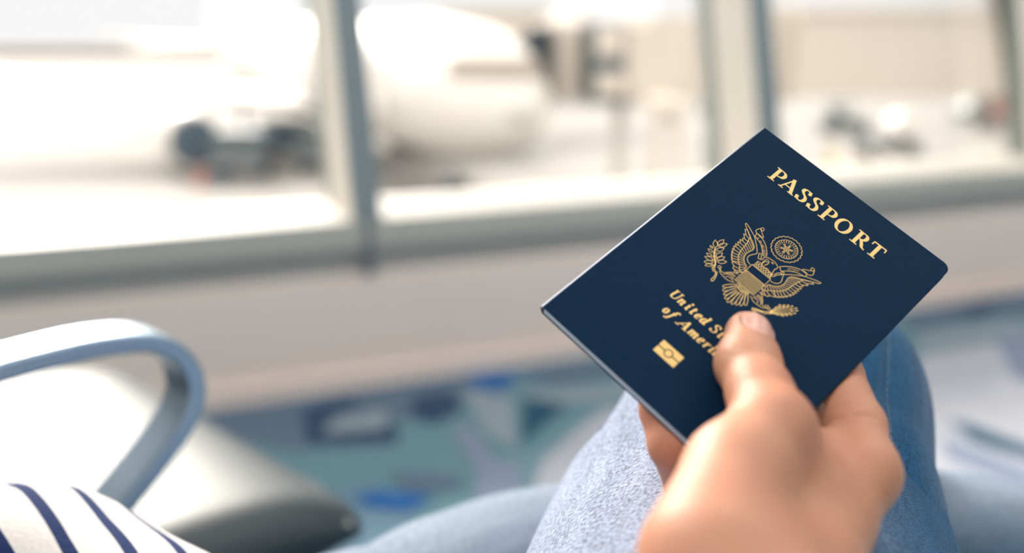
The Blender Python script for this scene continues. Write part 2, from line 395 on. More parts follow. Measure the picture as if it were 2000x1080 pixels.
m.node_tree.links.new(r_.outputs[0], m.node_tree.nodes['Principled BSDF'].inputs['Base Color'])
fl = MB(); names = list(cols)
fl.prism([WP(S0, .0, -.1), WP(S0, BACK, -.1), WP(S1, BACK, -.1), WP(S1, 0, -.1)], (0, 0, .1), 0)
patches = [
 ('slate', [(405, 805), (760, 756), (905, 737), (940, 765), (860, 800), (760, 830), (770, 868), (560, 880), (420, 850)]),
 ('navy', [(590, 800), (690, 772), (700, 790), (640, 815), (780, 835), (775, 866), (600, 868)]),
 ('grey', [(648, 822), (760, 800), (752, 838), (630, 848)]),
 ('navy', [(810, 775), (880, 765), (905, 800), (850, 830), (800, 815)]),
 ('blue', [(905, 738), (1000, 727), (1004, 748), (970, 765), (930, 757)]),
 ('slate', [(1010, 724), (1230, 700), (1240, 730), (1080, 752)]),
 ('grey', [(1000, 770), (1260, 750), (1260, 775), (1100, 790)]),
 ('dteal', [(1022, 782), (1110, 792), (1020, 868)]),
 ('pale', [(1128, 840), (1180, 800), (1290, 800), (1230, 980), (1040, 960), (1060, 900)]),
 ('lav', [(880, 836), (915, 832), (985, 925), (945, 940)]),
 ('grey', [(900, 760), (1000, 780), (1010, 880), (950, 850)]),
 ('slate', [(760, 925), (900, 930), (905, 955), (800, 965)]),
 ('blue', [(690, 975), (740, 962), (850, 972), (800, 1000), (720, 992)]),
 ('lav', [(930, 930), (1010, 900), (1020, 985), (930, 1010)]),
 ('dteal', [(600, 1000), (700, 1015), (650, 1075), (560, 1080)]),
 ('slate', [(1760, 615), (2060, 560), (2060, 610), (1900, 630), (1780, 650)]),
 ('navy', [(1870, 606), (1960, 590), (1900, 625)]),
 ('grey', [(1790, 655), (1990, 630), (2010, 650), (1800, 690)]),
 ('pale', [(1790, 700), (2060, 650), (2160, 1000), (2000, 1090), (1790, 1090)]),
 ('lav', [(1940, 660), (2080, 640), (2100, 800), (1980, 740)]),
 ('dteal', [(1850, 826), (1900, 836), (2060, 895), (2050, 915), (1900, 868)]),
 ('lav', [(1840, 860), (1900, 880), (2060, 940), (2060, 1000), (1850, 900)]),
]
for i, (c, pts) in enumerate(patches):
    z = .0006 + .0003 * i
    fl.add([on_z(px, py, 0) + Z3 * z for px, py in pts], [tuple(range(len(pts)))], names.index(c))
floor = fl.build('floor', None, smooth=False, mats=[cm_[k] for k in names]); tag(floor, kind='structure')
# window wall: panel, recess, frame, outdoor sill, facade below
def strip(name, prof, mt, s0=S0, s1=S1):
    b = MB(); b.prism([WP(s0, o, z) for o, z in prof], WD * (s1 - s0)); o = b.build(name, mt); return tag(o, kind='structure')
strip('wall_front', [(0, 0), (.12, 0), (.12, .285), (0, .285)], M['wall'])
strip('trim_1', [(.022, .285), (.12, .285), (.12, .352), (.022, .352)], M['band'])
strip('trim_2', [(-.006, .352), (.30, .352), (.30, .42), (-.006, .42)], M['sill'])
strip('baseboard_front', [(-.012, .001), (-.0005, .001), (-.0005, .05), (-.012, .05)], M['wall'])
LEAN = .222
def SLN(s, o, z): return WP(s, o + (z - .42) * LEAN, z)
SP = 1.187
ms = [-.381 + SP * k + (.10 if k > 1 else 0) for k in range(-5, 7)]
k = 0
ZT = 3.25
M['slate_j'] = mat('dark joint cover', (.16, .17, .2), .5)
for s in ms:
    b = MB(); b.prism([SLN(s - .028, .001, .42), SLN(s + .028, .001, .42), SLN(s + .028, .19, .42), SLN(s - .028, .19, .42)], SLN(0, 0, ZT) - SLN(0, 0, .42))
    b.prism([SLN(s - .031, -.006, .42), SLN(s + .040, -.006, .42), SLN(s + .040, .0, .42), SLN(s - .031, .0, .42)], SLN(0, 0, ZT) - SLN(0, 0, .42), 1)
    b.prism([SLN(s - .028, .19, .42), SLN(s + .028, .19, .42), SLN(s + .028, .27, .42), SLN(s - .028, .27, .42)], SLN(0, 0, ZT) - SLN(0, 0, .42), 2)
    b.prism([WP(s - .004, -.009, .286), WP(s + .016, -.009, .286), WP(s + .016, .0, .286), WP(s - .004, .0, .286)], Z3 * .134, 3)
    k += 1; o = b.build('trim_%d' % (k + 2), None, mats=[M['mull'], M['mull_in'], M['mull_out'], M['slate_j']]); tag(o, kind='structure')
for i in range(len(ms) - 1):
    a, c = ms[i] + .029, ms[i + 1] - .029
    b = MB(); b.prism([SLN(a, .235, .421), SLN(c, .235, .421), SLN(c, .243, .421), SLN(a, .243, .421)], SLN(0, 0, ZT) - SLN(0, 0, .422))
    o = b.build('window_%d' % (i + 1), M['glass']); tag(o, kind='structure')
strip('ceiling', [(1.4, CEIL), (BACK, CEIL), (BACK, CEIL + .1), (1.4, CEIL + .1)], M['ceil'])
strip('trim_30', [(.56, ZT), (1.4, ZT), (1.4, CEIL - .001), (.56, CEIL - .001)], M['sill'])
for nm, s in (('wall_left', S0 - .1), ('wall_right', S1)):
    b = MB(); b.prism([WP(s, 1.2, 0), WP(s, BACK, 0), WP(s, BACK, CEIL), WP(s, 1.2, CEIL)], WD * .1); tag(b.build(nm, M['back']), kind='structure')
b = MB(); b.prism([WP(S0, BACK, 0), WP(S1, BACK, 0), WP(S1, BACK, CEIL), WP(S0, BACK, CEIL)], -WN * .1); tag(b.build('wall_back', M['back']), kind='structure')
# glowing ceiling panels, unseen, added as fill light for the interior
lm = bpy.data.materials.new('fill light diffuser'); lm.use_nodes = True
p = lm.node_tree.nodes['Principled BSDF']; p.inputs['Emission Color'].default_value = (1.0, .96, .92, 1); p.inputs['Emission Strength'].default_value = 8.3
FILL_POS = [(-2.2, -1.4), (0.6, -1.4), (3.4, -1.4), (-2.2, -4.2), (0.6, -4.2), (3.4, -4.2)]
LL = [a + ' of the row ' + c for c in ('nearer the windows', 'nearer the back wall') for a in ('leftmost', 'middle one', 'rightmost')]
for i, (s, o) in enumerate(FILL_POS):
    t = empty('ceiling_fill', WP(s, o, CEIL - .04), 'added square ceiling fill light panel, ' + LL[i], 'ceiling fill light', 'ceiling fill light panels')
    b = MB(); b.box(WP(s, o, CEIL - .02), WD, WN, Z3, .62, .62, .0195); b.build('light_frame', M['alu'], t)
    b = MB(); b.box(WP(s, o, CEIL - .0435), WD, WN, Z3, .58, .58, .003); b.build('diffuser', lm, t)
# portal for the glazing (sampling aid only)
pl_ = bpy.data.lights.new('window_portal', 'AREA'); pl_.shape = 'RECTANGLE'; pl_.size = S1 - S0; pl_.size_y = 3.0; pl_.cycles.is_portal = True
po = bpy.data.objects.new('window_portal', pl_); COL.objects.link(po)
po.location = WP(1.0, .62, 1.85); Zax = Vector(tuple(WN)); Xax = Vector(tuple(WD)); Yax = Zax.cross(Xax)
po.matrix_world = Matrix.Translation(po.location) @ Matrix((Xax, Yax, Zax)).transposed().to_4x4()

# ------------------------------------------------------------------ outside: apron
AP = -5.44
M['apron'] = mat('concrete apron', (.205, .197, .184), .9, var=.05, vscale=.12)
M['dirt'] = mat('dry field', (.185, .162, .135), .95, var=.12, vscale=.03)
M['joint'] = mat('apron joint', (.195, .182, .163), .9)
b = MB(); b.abox(-260, 260, 4.5, 215, AP - .5, AP, 0); b.abox(-260, 260, 215, 245, AP - .5, AP + .02, 1)
b.add([np.array([x, y, AP + .01]) for x, y in ((-60, 41.5), (-10, 41.5), (-10, 43.2), (-60, 43.2))], [(0, 1, 2, 3)], 2)
b.add([np.array([x, y, AP + .012]) for x, y in ((-60, 90), (60, 90), (60, 91), (-60, 91))], [(0, 1, 2, 3)], 2)
tag(b.build('ground', None, mats=[M['apron'], M['dirt'], M['joint']]), kind='structure')
b = MB(); b.prism([WP(S0, .12, AP), WP(S1, .12, AP), WP(S1, .29, AP), WP(S0, .29, AP)], (0, 0, .352 - AP - .002)); tag(b.build('wall_outside', M['back']), kind='structure')

# ------------------------------------------------------------------ outside: airliner
M['white'] = mat('white aircraft paint', (.62, .59, .545), .4, spec=.4)
M['cream'] = mat('cream paint', (.56, .50, .43), .7, var=.05, vscale=.6)
M['beige'] = mat('beige jet bridge cladding', (.53, .475, .405), .7, var=.05, vscale=.5)
M['dark'] = mat('dark rubber', (.022, .034, .045), .7)
M['darkblue'] = mat('dark blue grey', (.05, .08, .11), .5)
M['slate'] = mat('slate grey metal', (.10, .125, .13), .5)
M['red'] = mat('red paint', (.34, .13, .11), .5)
M['palered'] = mat('faded red paint', (.40, .25, .23), .6)
M['yellow'] = mat('yellow paint', (.40, .34, .06), .5)
M['glassd'] = mat('dark cockpit glass', (.26, .22, .17), .3)
M['orange'] = mat('orange plastic', (.42, .16, .12), .5)
NOSE = np.array([.20, 31.6, .86 - 2.35])
PA = np.array([math.sin(math.radians(-26)), math.cos(math.radians(-26)), 0])    # aft
PL = np.array([-PA[1], PA[0], 0])                                             # towards the starboard wing (left, nearer)
def AC(a, l, z=0): return NOSE + PA * a + PL * l + Z3 * z
plane = empty('airliner', (NOSE[0], NOSE[1], AP), 'large white airliner parked nose-in beyond the window', 'airplane')
prof = [(0, .02, -.45), (.08, .55, -.44), (.3, 1.05, -.42), (.75, 1.5, -.36), (1.4, 1.85, -.28), (2.2, 2.1, -.19), (3.3, 2.3, -.10), (5.0, 2.38, -.05), (7, 2.5, 0), (32, 2.5, 0), (36, 2.35, .15), (40, 1.85, .55), (44, 1.2, 1.1), (47, .6, 1.6), (48.5, .2, 1.85)]
V = []; F = []; n = 48
for a, r, dz in prof:
    for i in range(n):
        g = 2 * PI * i / n; V.append(AC(a, r * math.cos(g), r * math.sin(g) + dz + .3))
for k in range(len(prof) - 1):
    for i in range(n): j = (i + 1) % n; F.append((k * n + i, k * n + j, (k + 1) * n + j, (k + 1) * n + i))
F += [tuple(range(n)), tuple(range((len(prof) - 1) * n, len(prof) * n))[::-1]]
mesh('fuselage', V, F, M['white'], plane)
def surface(name, rows, mt, parent):
    """loft of aerofoil sections: (leading point, chord vector, thickness, up vector)"""
    sh = [(0, 0), (.05, .5), (.3, 1), (.7, .6), (1, .05), (.7, -.4), (.3, -.7), (.05, -.4)]
    V = []; F = []
    for Lp, ch, th, upv in rows:
        for x, y in sh: V.append(np.asarray(Lp) + np.asarray(ch) * x + np.asarray(upv) * th * y)
    q = len(sh)
    for r in range(len(rows) - 1):
        for i in range(q): j = (i + 1) % q; F.append((r * q + i, r * q + j, (r + 1) * q + j, (r + 1) * q + i))
    F += [tuple(range(q)), tuple(range((len(rows) - 1) * q, len(rows) * q))[::-1]]
    return mesh(name, V, F, mt, parent)
for sg in (1, -1):
    surface('wing', [(AC(16.5, sg * 2.0, -1.1), PA * 9.5, .55, Z3), (AC(21.5, sg * 8, -.55), PA * 6, .32, Z3), (AC(31, sg * 23, .9), PA * 2.0, .12, Z3)], M['white'], plane)
    surface('stabiliser', [(AC(42.5, sg * .8, 1.3), PA * 4.5, .2, Z3), (AC(47.5, sg * 8.5, 1.8), PA * 1.8, .08, Z3)], M['white'], plane)
    eng = MB(); o_ = AC(17.3, sg * 7.3, -2.5)
    eng.lathe(o_, PA, [(.0, 1.08), (-.12, 1.18), (-.05, 1.30), (.4, 1.42), (1.6, 1.45), (3.2, 1.25), (4.6, .85), (5.6, .45)], 32)
    e = eng.build('engine', M['white'], plane, smooth=True)
    it = MB(); it.lathe(o_ - PA * .13, PA, [(0, 1.09), (-.003, 1.0), (.02, .3), (-.15, .05)], 32); it.build('intake_fan', M['darkblue'], e)
    py_ = MB(); py_.prism([o_ + PA * 1.0 + Z3 * 1.2, o_ + PA * 5.0 + Z3 * .5, AC(23.5, sg * 7.3, -.45), AC(20.8, sg * 7.3, -.35)], PL * .25); py_.build('pylon', M['white'], plane)
    for a_, l_ in ((21.5, sg * 4.2),):
        g_ = MB(); g_.tube(AC(a_ + .6, l_, -1.2), AC(a_ + .6, l_, AP - NOSE[2] + .55), .16); gr = g_.build('main_landing_gear', M['steel'], plane)
        for da in (0, 1.2):
            for dl in (-.4, .4):
                wv_ = MB(); wv_.tube(AC(a_ + da, l_ + dl - .2, AP - NOSE[2] + .57), AC(a_ + da, l_ + dl + .2, AP - NOSE[2] + .57), .56, n=24); wv_.build('wheel', M['dark'], gr)
surface('tail_fin', [(AC(37.5, 0, 3.0), PA * 7.5, .35, PL), (AC(45.5, 0, 10.8), PA * 3.2, .15, PL)], M['white'], plane)
g_ = MB(); g_.tube(AC(5.2, 0, -2.0), AC(5.2, 0, AP - NOSE[2] + .45), .12); g_ = g_.build('nose_landing_gear', M['steel'], plane)
for dl in (-.3, .3):
    w_ = MB(); w_.tube(AC(5.2, dl - .13, AP - NOSE[2] + .47), AC(5.2, dl + .13, AP - NOSE[2] + .47), .46, n=24); w_.build('wheel', M['dark'], g_)
# cockpit windows: band of panes wrapped on the nose
for k in range(6):
    a0 = -60 + k * 20
    V = []
    sa = np.linspace(0, 7, 400); pa_, pr_, pz_ = zip(*prof); sr = np.interp(sa, pa_, pr_); sz = np.interp(sa, pa_, pz_) + .3
    for g, hi in ((a0 + 1, 0), (a0 + 19, 0), (a0 + 19, 1), (a0 + 1, 1)):
        lat = (1.75 - .2 * hi) * math.sin(math.radians(g)) / math.sin(math.radians(60)); zz = .78 + .62 * hi
        st_ = sa[np.argmax(sr ** 2 > lat ** 2 + (zz - sz) ** 2)]
        V.append(AC(st_ - .08, lat * 1.02, zz + .05))
    b = MB(); b.prism(V, -PA * .04 + Z3 * .01); b.build('cockpit_window', M['glassd'], plane)
# cabin door outline
b = MB(); b.box(AC(6.3, 2.46, .35), PA, PL, Z3, .5, .03, .95); b.build('cabin_door', M['white'], plane)

# ------------------------------------------------------------------ outside: jet bridge
jb = empty('jet_bridge', (8, 33, AP), 'long beige jet bridge reaching the nose of the airliner', 'jet bridge')
def yb(px0, px1, py0, py1, d, depth, name, mt, par=jb, bev=.03):
    a, c = at(px0, py0, d), at(px1, py1, d); b = MB(); y = a[1]
    b.abox(a[0], c[0], y, y + depth, min(a[2], c[2]), max(a[2], c[2])); return b.build(name, mt, par, bevel=bev)
can = MB()
for i, (x0, x1) in enumerate(((1012, 1034), (1034, 1055), (1055, 1076))):
    a, c = at(x0, 58 - i * 4 if i else 66, 33.2 + i * .1), at(x1, 168 - (2 - i) * 16, 33.2 + i * .1)
    can.abox(a[0], c[0], a[1], a[1] + 3.0, c[2], a[2])
can.build('docking_canopy', M['dark'], jb, bevel=.08)
cb = MB(); a = at(1112, 195, 33.5); cb.lathe((a[0], a[1] + 1.6, a[2]), Z3, [(0, .55), (.02, .66), (2.5, .66), (2.62, .6), (2.9, .25)], 24); cb.build('rotunda', M['beige'], jb, smooth=False)
pn = yb(1150, 1228, 38, 205, 33, 2.6, 'cab', M['slate'])
yb(1166, 1218, 52, 112, 32.9, .08, 'window', M['cream'], pn); yb(1160, 1222, 119, 137, 32.9, .08, 'sill_panel', M['darkblue'], pn); yb(1164, 1220, 142, 188, 32.9, .08, 'door_panel', M['beige'], pn)
yb(1226, 1436, 30, 196, 32.6, 2.8, 'tunnel_section', M['beige'])
yb(1436, 1560, 12, 200, 32.2, 3.2, 'tunnel_section', M['beige'])
t3 = yb(1560, 2130, 14, 192, 31.6, 3.6, 'tunnel_section', M['beige'])
for px in (1250, 1300, 1350, 1400): yb(px, px + 4, 32, 194, 32.58, .04, 'panel_joint', M['cream'])
yb(1560, 2130, 20, 28, 31.5, .1, 'roof_rail', M['cream'], t3)
a = at(1218, 205, 33.6); b = MB(); b.tube((a[0], a[1] + 1, AP), (a[0], a[1] + 1, a[2] + .1), .24); col_ = b.build('support_column', M['white'], jb)
for dx in (-.9, .9):
    b = MB(); b.tube((a[0] + dx - .2, a[1] + 1, AP + .5), (a[0] + dx + .2, a[1] + 1, AP + .5), .5, n=20); b.build('wheel', M['dark'], jb)
b = MB(); a = at(1306, 200, 30)
for dx in (-.42, .42): b.tube((a[0] + dx, a[1], AP), (a[0] + dx * .8, a[1], a[2] - .3), .17)
b.tube((a[0] - .34, a[1], a[2] - .35), (a[0] + .34, a[1], a[2] - .35), .2); b.abox(a[0] - .5, a[0] + .5, a[1] - .3, a[1] + 3.4, a[2] - .3, a[2] + .05)
b.build('support_frame', M['cream'], jb)

# ------------------------------------------------------------------ outside: ground equipment
def gz(px, py): return on_z(px, py, AP)
def wheels(t, P, ex, ey, L, Wd, r=.3):
    for i in (-1, 1):
        for j in (-1, 1):
            c = P + ex * i * L + ey * j * Wd
            b = MB(); b.tube(c + Z3 * r - ey * .11, c + Z3 * r + ey * .11, r, n=18); b.build('wheel', M['dark'], t)
EX, EY = RT, np.array([0, 1., 0])
def cart(px, py, label, bodym, covm):
    P = gz(px, py); t = empty('baggage_cart', P, label, 'baggage cart', 'baggage carts under the wing')
    b = MB(); b.box(P + Z3 * .62, EX, EY, Z3, 1.2, .75, .08); b.build('bed', M['steel'], t)
    b = MB(); b.box(P + Z3 * 1.25, EX, EY, Z3, 1.15, .72, .55); b.build('container', bodym, t, bevel=.12)
    b = MB(); b.prism([P + EX * x - EY * .8 + Z3 * z for x, z in ((-1.25, 1.81), (1.25, 1.81), (.9, 2.05), (-.9, 2.05))], EY * 1.6); b.build('canopy', covm, t)
    wheels(t, P, EX, EY, .8, .6)
cart(474, 346, 'dark baggage cart standing just right of the engine intake', M['slate'], M['darkblue'])
cart(560, 318, 'grey blue baggage cart in the middle under the wing', M['darkblue'], M['slate'])
cart(636, 334, 'slate baggage cart half hidden by the left window mullion', M['slate'], M['slate'])
def tractor(px, py, label, body, cab, s=1.0, name='baggage_tractor', cat='tractor'):
    P = gz(px, py); t = empty(name, P, label, cat)
    b = MB(); b.prism([P + EX * x * s - EY * .7 + Z3 * z * s for x, z in ((-1.4, .35), (1.4, .35), (1.4, .9), (.5, 1.0), (.3, 1.05), (-1.4, 1.05))], EY * 1.4); b.build('chassis', body, t, bevel=.08)
    b = MB()
    for x in (-.9, .2):
        for y in (-.6, .6): b.tube(P + EX * x * s + EY * y + Z3 * s, P + EX * x * .9 * s + EY * y + Z3 * 1.85 * s, .05)
    b.box(P + EX * -.35 * s + Z3 * 1.9 * s, EX, EY, Z3, .75 * s, .68, .05); b.build('cab_frame', cab, t)
    b = MB(); b.box(P + EX * -.5 * s + Z3 * 1.25 * s, EX, EY, Z3, .25, .5, .25); b.build('seat', M['dark'], t, bevel=.05)
    wheels(t, P, EX, EY, .95 * s, .7)
tractor(1648, 262, 'small grey tractor on the apron right of the second mullion', M['slate'], M['slate'])
tractor(1700, 345, 'pale ground power unit standing close beyond the glass on the right', M['cream'], M['slate'], .8, 'ground_power_unit', 'ground equipment')
P = gz(1980, 252); t = empty('catering_truck', P, 'red and grey truck at the right edge of the apron', 'truck')
b = MB(); b.box(P + Z3 * 1.35, EX, EY, Z3, 2.2, 1.1, .6); b.build('cargo_box', M['red'], t, bevel=.06)
b = MB(); b.box(P + Z3 * 2.3 - EX * .6, EX, EY, Z3, 2.4, 1.15, .3); b.build('roof_deck', M['slate'], t, bevel=.05)
b = MB(); b.prism([P + EX * x - EY * 1.05 + Z3 * z for x, z in ((-3.6, .5), (-2.25, .5), (-2.25, 2.0), (-3.1, 2.0), (-3.6, 1.2))], EY * 2.1); b.build('cab', M['slate'], t, bevel=.05)
wheels(t, P, EX, EY, 1.7, 1.0, .45)
P = gz(1755, 300); t = empty('water_tank_cart', P, 'white round tank on a small cart right of the passport top', 'tank cart')
b = MB(); b.tube(P + Z3 * 1.45 - EY * .7, P + Z3 * 1.45 + EY * .7, .62, n=28); b.build('tank', M['white'], t, smooth=False, bevel=.1)
b = MB(); b.box(P + Z3 * .7, EX, EY, Z3, .9, .6, .1); b.tube(P - EX * 1.4 + Z3 * .6, P + Z3 * .7, .05); b.build('cart_frame', M['slate'], t); wheels(t, P, EX, EY, .6, .55, .28)
P = gz(1375, 345); b = MB(); b.tube(P, P + Z3 * 2.9, .07); b.box(P + Z3 * 2.95, EX, EY, Z3, .35, .06, .3); t = b.build('marker_post', M['slate']); tag(t, 'thin dark marker post standing left of the passport top corner', 'post')
P = gz(1420, 300); t = empty('cargo_loader', P, 'dark cargo loader between the support frame and second mullion', 'cargo loader')
b = MB(); b.box(P + Z3 * 1.0, EX, EY, Z3, .8, .8, .25); b.build('platform', M['slate'], t, bevel=.03)
b = MB()
for sx_ in (-1, 1): b.tube(P + EX * .7 * sx_ + Z3 * .35, P - EX * .7 * sx_ + Z3 * 2.3, .07)
b.box(P + Z3 * 2.4, EX, EY, Z3, .8, .8, .08); b.build('scissor_lift', M['darkblue'], t); wheels(t, P, EX, EY, .6, .7, .35)
def bollard(px, py, label, mt, h=.9, name='bollard', cat='bollard'):
    P = gz(px, py); b = MB(); b.lathe(P, Z3, [(0, .16), (h * .93, .13), (h, .05)], 16); b.lathe(P, Z3, [(0, .3), (.05, .28)], 16); tag(b.build(name, mt), label, cat)
bollard(1622, 322, 'yellow bollard just right of the passport top corner', M['yellow'])
def cone(px, py, label, h=.9):
    P = gz(px, py); b = MB(); b.box(P + Z3 * .025, EX, EY, Z3, .24, .24, .025); b.lathe(P + Z3 * .05, Z3, [(0, .2), (h, .04)], 16); tag(b.build('traffic_cone', M['orange']), label, 'traffic cone')
cone(392, 366, 'red traffic cone standing under the engine intake', .95)
b = MB(); P = gz(432, 360); b.box(P + Z3 * .12, EX, EY, Z3, .5, .4, .12); tag(b.build('wheel_chock', M['darkblue'], bevel=.03), 'long dark wheel chock lying under the engine', 'chock')
# far things
P = np.array([-62., 222., AP]); t = empty('distant_airliner', P, 'distant red tailed airliner near the left horizon', 'airplane')
b = MB(); b.lathe(P + Z3 * 2.0 + EX * 4, EX * -1, [(-2, .1), (0, .9), (4, 1.4), (20, 1.4), (26, .4)], 20); b.build('fuselage', M['white'], t, smooth=True)
b = MB(); b.prism([P + Z3 * z + EX * x for x, z in ((1.2, 4.0), (4.5, 4.0), (.5, 8.5), (-1.5, 8.5))], EY * .4); b.build('tail_fin', M['palered'], t)
P = np.array([-48., 190., AP]); b = MB(); b.tube(P, P + Z3 * 18, .35, .2); b.box(P + Z3 * 18.1, EX, EY, Z3, 1.5, .5, .3); tag(b.build('light_mast', M['cream']), 'tall pale light mast far behind the airliner', 'light mast')
for x0, x1, y, h, lab in ((-170, -84, 224, 2.0, 'low tan hangar row along the left horizon'), (-82, -50, 230, 1.7, 'lower tan shed right of the hangar row on the horizon')):
    t = empty('hangar', ((x0 + x1) / 2, y, AP), lab, 'hangar', None)
    b = MB(); b.abox(x0, x1, y, y + 15, AP, AP + h); b.build('wall', M['dirt'], t)
    b = MB(); b.prism([(x0, y - .5, AP + h), (x0, y + 16, AP + h), (x0, y + 8, AP + h + .35)], (x1 - x0, 0, 0)); b.build('roof', M['dirt'], t)
t = empty('terminal_building', (4.5, 92, AP), 'low tan terminal building behind the nose of the airliner', 'building')
a, c = at(985, 24, 92), at(1150, 200, 92); b = MB(); b.abox(a[0] - 6, c[0], a[1], a[1] + 12, AP, a[2]); b.build('wall', M['beige'], t)
b = MB(); b.abox(a[0] - 6.2, c[0] + .2, a[1] - .3, a[1] + 12, a[2], a[2] + .4); b.build('roof_edge', M['beige'], t)

# ------------------------------------------------------------------ bench of airport seats
bench = empty('airport_bench', UV3(.2, .63, 0), 'black vinyl airport bench with a looped metal armrest, under the window wall', 'bench')
def cushion(v0, v1, nm='seat_cushion'):
    pr = [(-.20, .455), (.0, .468), (.16, .474), (.27, .475), (.36, .470), (.41, .462), (.44, .452), (.456, .442), (.462, .433), (.456, .424), (.43, .412), (.38, .400), (.2, .385), (-.15, .378), (-.20, .385), (-.212, .42)]
    pr = catmull(pr + [pr[0]], 5)[:-1]; n = len(pr); c = np.array([.13, .428])
    es = [0, .002, .006, .012, .020, .030, .042, .055]; vs = [v0 + e for e in es] + list(np.linspace(v0 + .08, v1 - .08, 8)) + [v1 - e for e in es[::-1]]
    V = []; F = []
    for v in vs:
        e = min(v - v0, v1 - v); R = .055; s = math.sqrt(max(0, 1 - ((R - min(e, R)) / R) ** 2.0))
        for x, z in pr:
            V.append(UV3(c[0] + (x - c[0]) * (.95 + .05 * s) + .012, v, c[1] + (z - c[1]) * (.10 + .90 * s) - .004 * (1 - s)))
    for k in range(len(vs) - 1):
        for i in range(n): j = (i + 1) % n; F.append((k * n + i, k * n + j, (k + 1) * n + j, (k + 1) * n + i))
    F += [tuple(range(n))[::-1], tuple(range((len(vs) - 1) * n, len(vs) * n))]
    o = mesh(nm, V, F, M['vinyl'], bench)
    P = np.array([[*UV3(.470 - (.02 if k in (0, 8) else 0), v0 + .004 + (v1 - v0 - .008) * k / 8, .434), .0045, .0045] for k in range(9)])
    V, F, U = sweep(P, 4, 12); mesh('piping', V, F, M['vpipe'], o)
    return o
cushion(.668, 1.215); cushion(.05, .575)
for v0, v1 in ((.68, 1.2), (.05, .575)):
    b = MB(); b.prism([UV3(u, v0, z) for u, z in ((-.26, .46), (-.215, .46), (-.36, .86), (-.40, .86))], SV * (v1 - v0))
    b.build('backrest', M['vinyl'], bench, bevel=.015)
b = MB(); b.box(UV3(.18, .63, .345), SV, SU, Z3, .72, .035, .03); b.build('beam', M['alu'], bench, bevel=.006)
for v in (.3, .95):
    b = MB(); b.box(UV3(.18, v, .16), SV, SU, Z3, .02, .03, .16); b.box(UV3(.18, v, .012), SV, SU, Z3, .025, .26, .012); b.build('leg', M['alu'], bench, bevel=.005)
for v in (.4, .94):
    b = MB(); b.box(UV3(.18, v, .377), SV, SU, Z3, .02, .17, .004); b.build('seat_bracket', M['alu'], bench)
# armrest: a flat bar bent to a loop
AV = .60
px_path = [(-330, 830), (-150, 778), (0, 731), (100, 703), (180, 684), (245, 674), (295, 672), (335, 683), (365, 705), (383, 738), (388, 775), (376, 815), (350, 860), (310, 915), (262, 975), (215, 1035), (170, 1095)]
P0 = UV3(0, AV, 0)
pth = np.array([on_plane(x, y, P0, SV) for x, y in px_path]); pth = catmull(pth, 5)
T = np.gradient(pth, axis=0); T /= np.linalg.norm(T, axis=1)[:, None]; Nn = np.cross(T, SV)
V = []; F = []; hw = .0066
prof_ = [(-1, .0), (-1, 1), (1, 1), (1, 0)]
prf = [(-hw, .002), (-hw, .036), (-hw + .002, .038), (hw - .002, .038), (hw, .036), (hw, .002), (hw - .002, 0), (-hw + .002, 0)]
for i in range(len(pth)):
    for a, c in prf: V.append(pth[i] + Nn[i] * a + SV * c)
n = len(prf)
for k in range(len(pth) - 1):
    for i in range(n): j = (i + 1) % n; F.append((k * n + i, k * n + j, (k + 1) * n + j, (k + 1) * n + i))
F += [tuple(range(n))[::-1], tuple(range((len(pth) - 1) * n, len(pth) * n))]
ar = mesh('armrest', V, F, M['alu'], bench, smooth=False)
md = ar.modifiers.new('bevel', 'BEVEL'); md.width = .0012; md.segments = 2; md.limit_method = 'ANGLE'; md.angle_limit = .6

# ------------------------------------------------------------------ passport (booklet frame in mm: u right, v down, h towards the reader)
PR = np.array(POSE_R); PT = np.array(POSE_T)
def PPC(u, v, h=0): return (PR @ np.array([u, v, -h])) + PT          # camera mm
def PP(u, v, h=0): return cam2w(PPC(u, v, h) / 1000.)
pass_o = empty('passport', PP(44, 62.5, -1.6), 'navy blue passport with gold lettering and eagle crest held in the right hand', 'passport')
def outline(x0, x1, y0, y1, r, rl=.3, n=6):
    pts = []
    for cx, cy, rr, a0 in ((x0, y0, rl, 180), (x1, y0, r, 270), (x1, y1, r, 0), (x0, y1, rl, 90)):
        ox, oy = (rr if cx == x0 else -rr), (rr if cy == y0 else -rr)
        for k in range(n + 1):
            g = math.radians(a0 + 90 * k / n); pts.append((cx + ox + rr * math.cos(g), cy + oy + rr * math.sin(g)))
    return pts
def slab(name, ol, h0, h1, mt, uv=None):
    n = len(ol); V = [PP(x, y, h0) for x, y in ol] + [PP(x, y, h1) for x, y in ol]
    F = [tuple(range(n - 1, -1, -1)), tuple(range(n, 2 * n))] + [(i, (i + 1) % n, n + (i + 1) % n, n + i) for i in range(n)]
    U = [(h0, 0)] * n + [(h1, 0)] * n
    return mesh(name, V, F, mt, pass_o, smooth=False, uv=U)
c = slab('front_cover', outline(0, 88, 0, 125, 3.4), 0, -.55, M['cover'])
md = c.modifiers.new('bevel', 'BEVEL'); md.width = .00014; md.segments = 2
slab('endpaper', outline(.5, 87.6, .4, 124.6, 3.2), -.56, -.75, M['cover_in'])
slab('pages', outline(.6, 87.3, .5, 124.75, 3.0), -.78, -3.5, M['pages'])
slab('back_cover', outline(0, 88, 0, 125, 3.4), -3.56, -4.15, M['cover'])
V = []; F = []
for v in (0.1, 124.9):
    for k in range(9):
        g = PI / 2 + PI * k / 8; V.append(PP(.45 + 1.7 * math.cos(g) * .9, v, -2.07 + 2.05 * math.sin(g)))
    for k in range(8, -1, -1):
        g = PI / 2 + PI * k / 8; V.append(PP(.45 + 1.7 * math.cos(g) * .5, v, -2.07 + 1.5 * math.sin(g)))
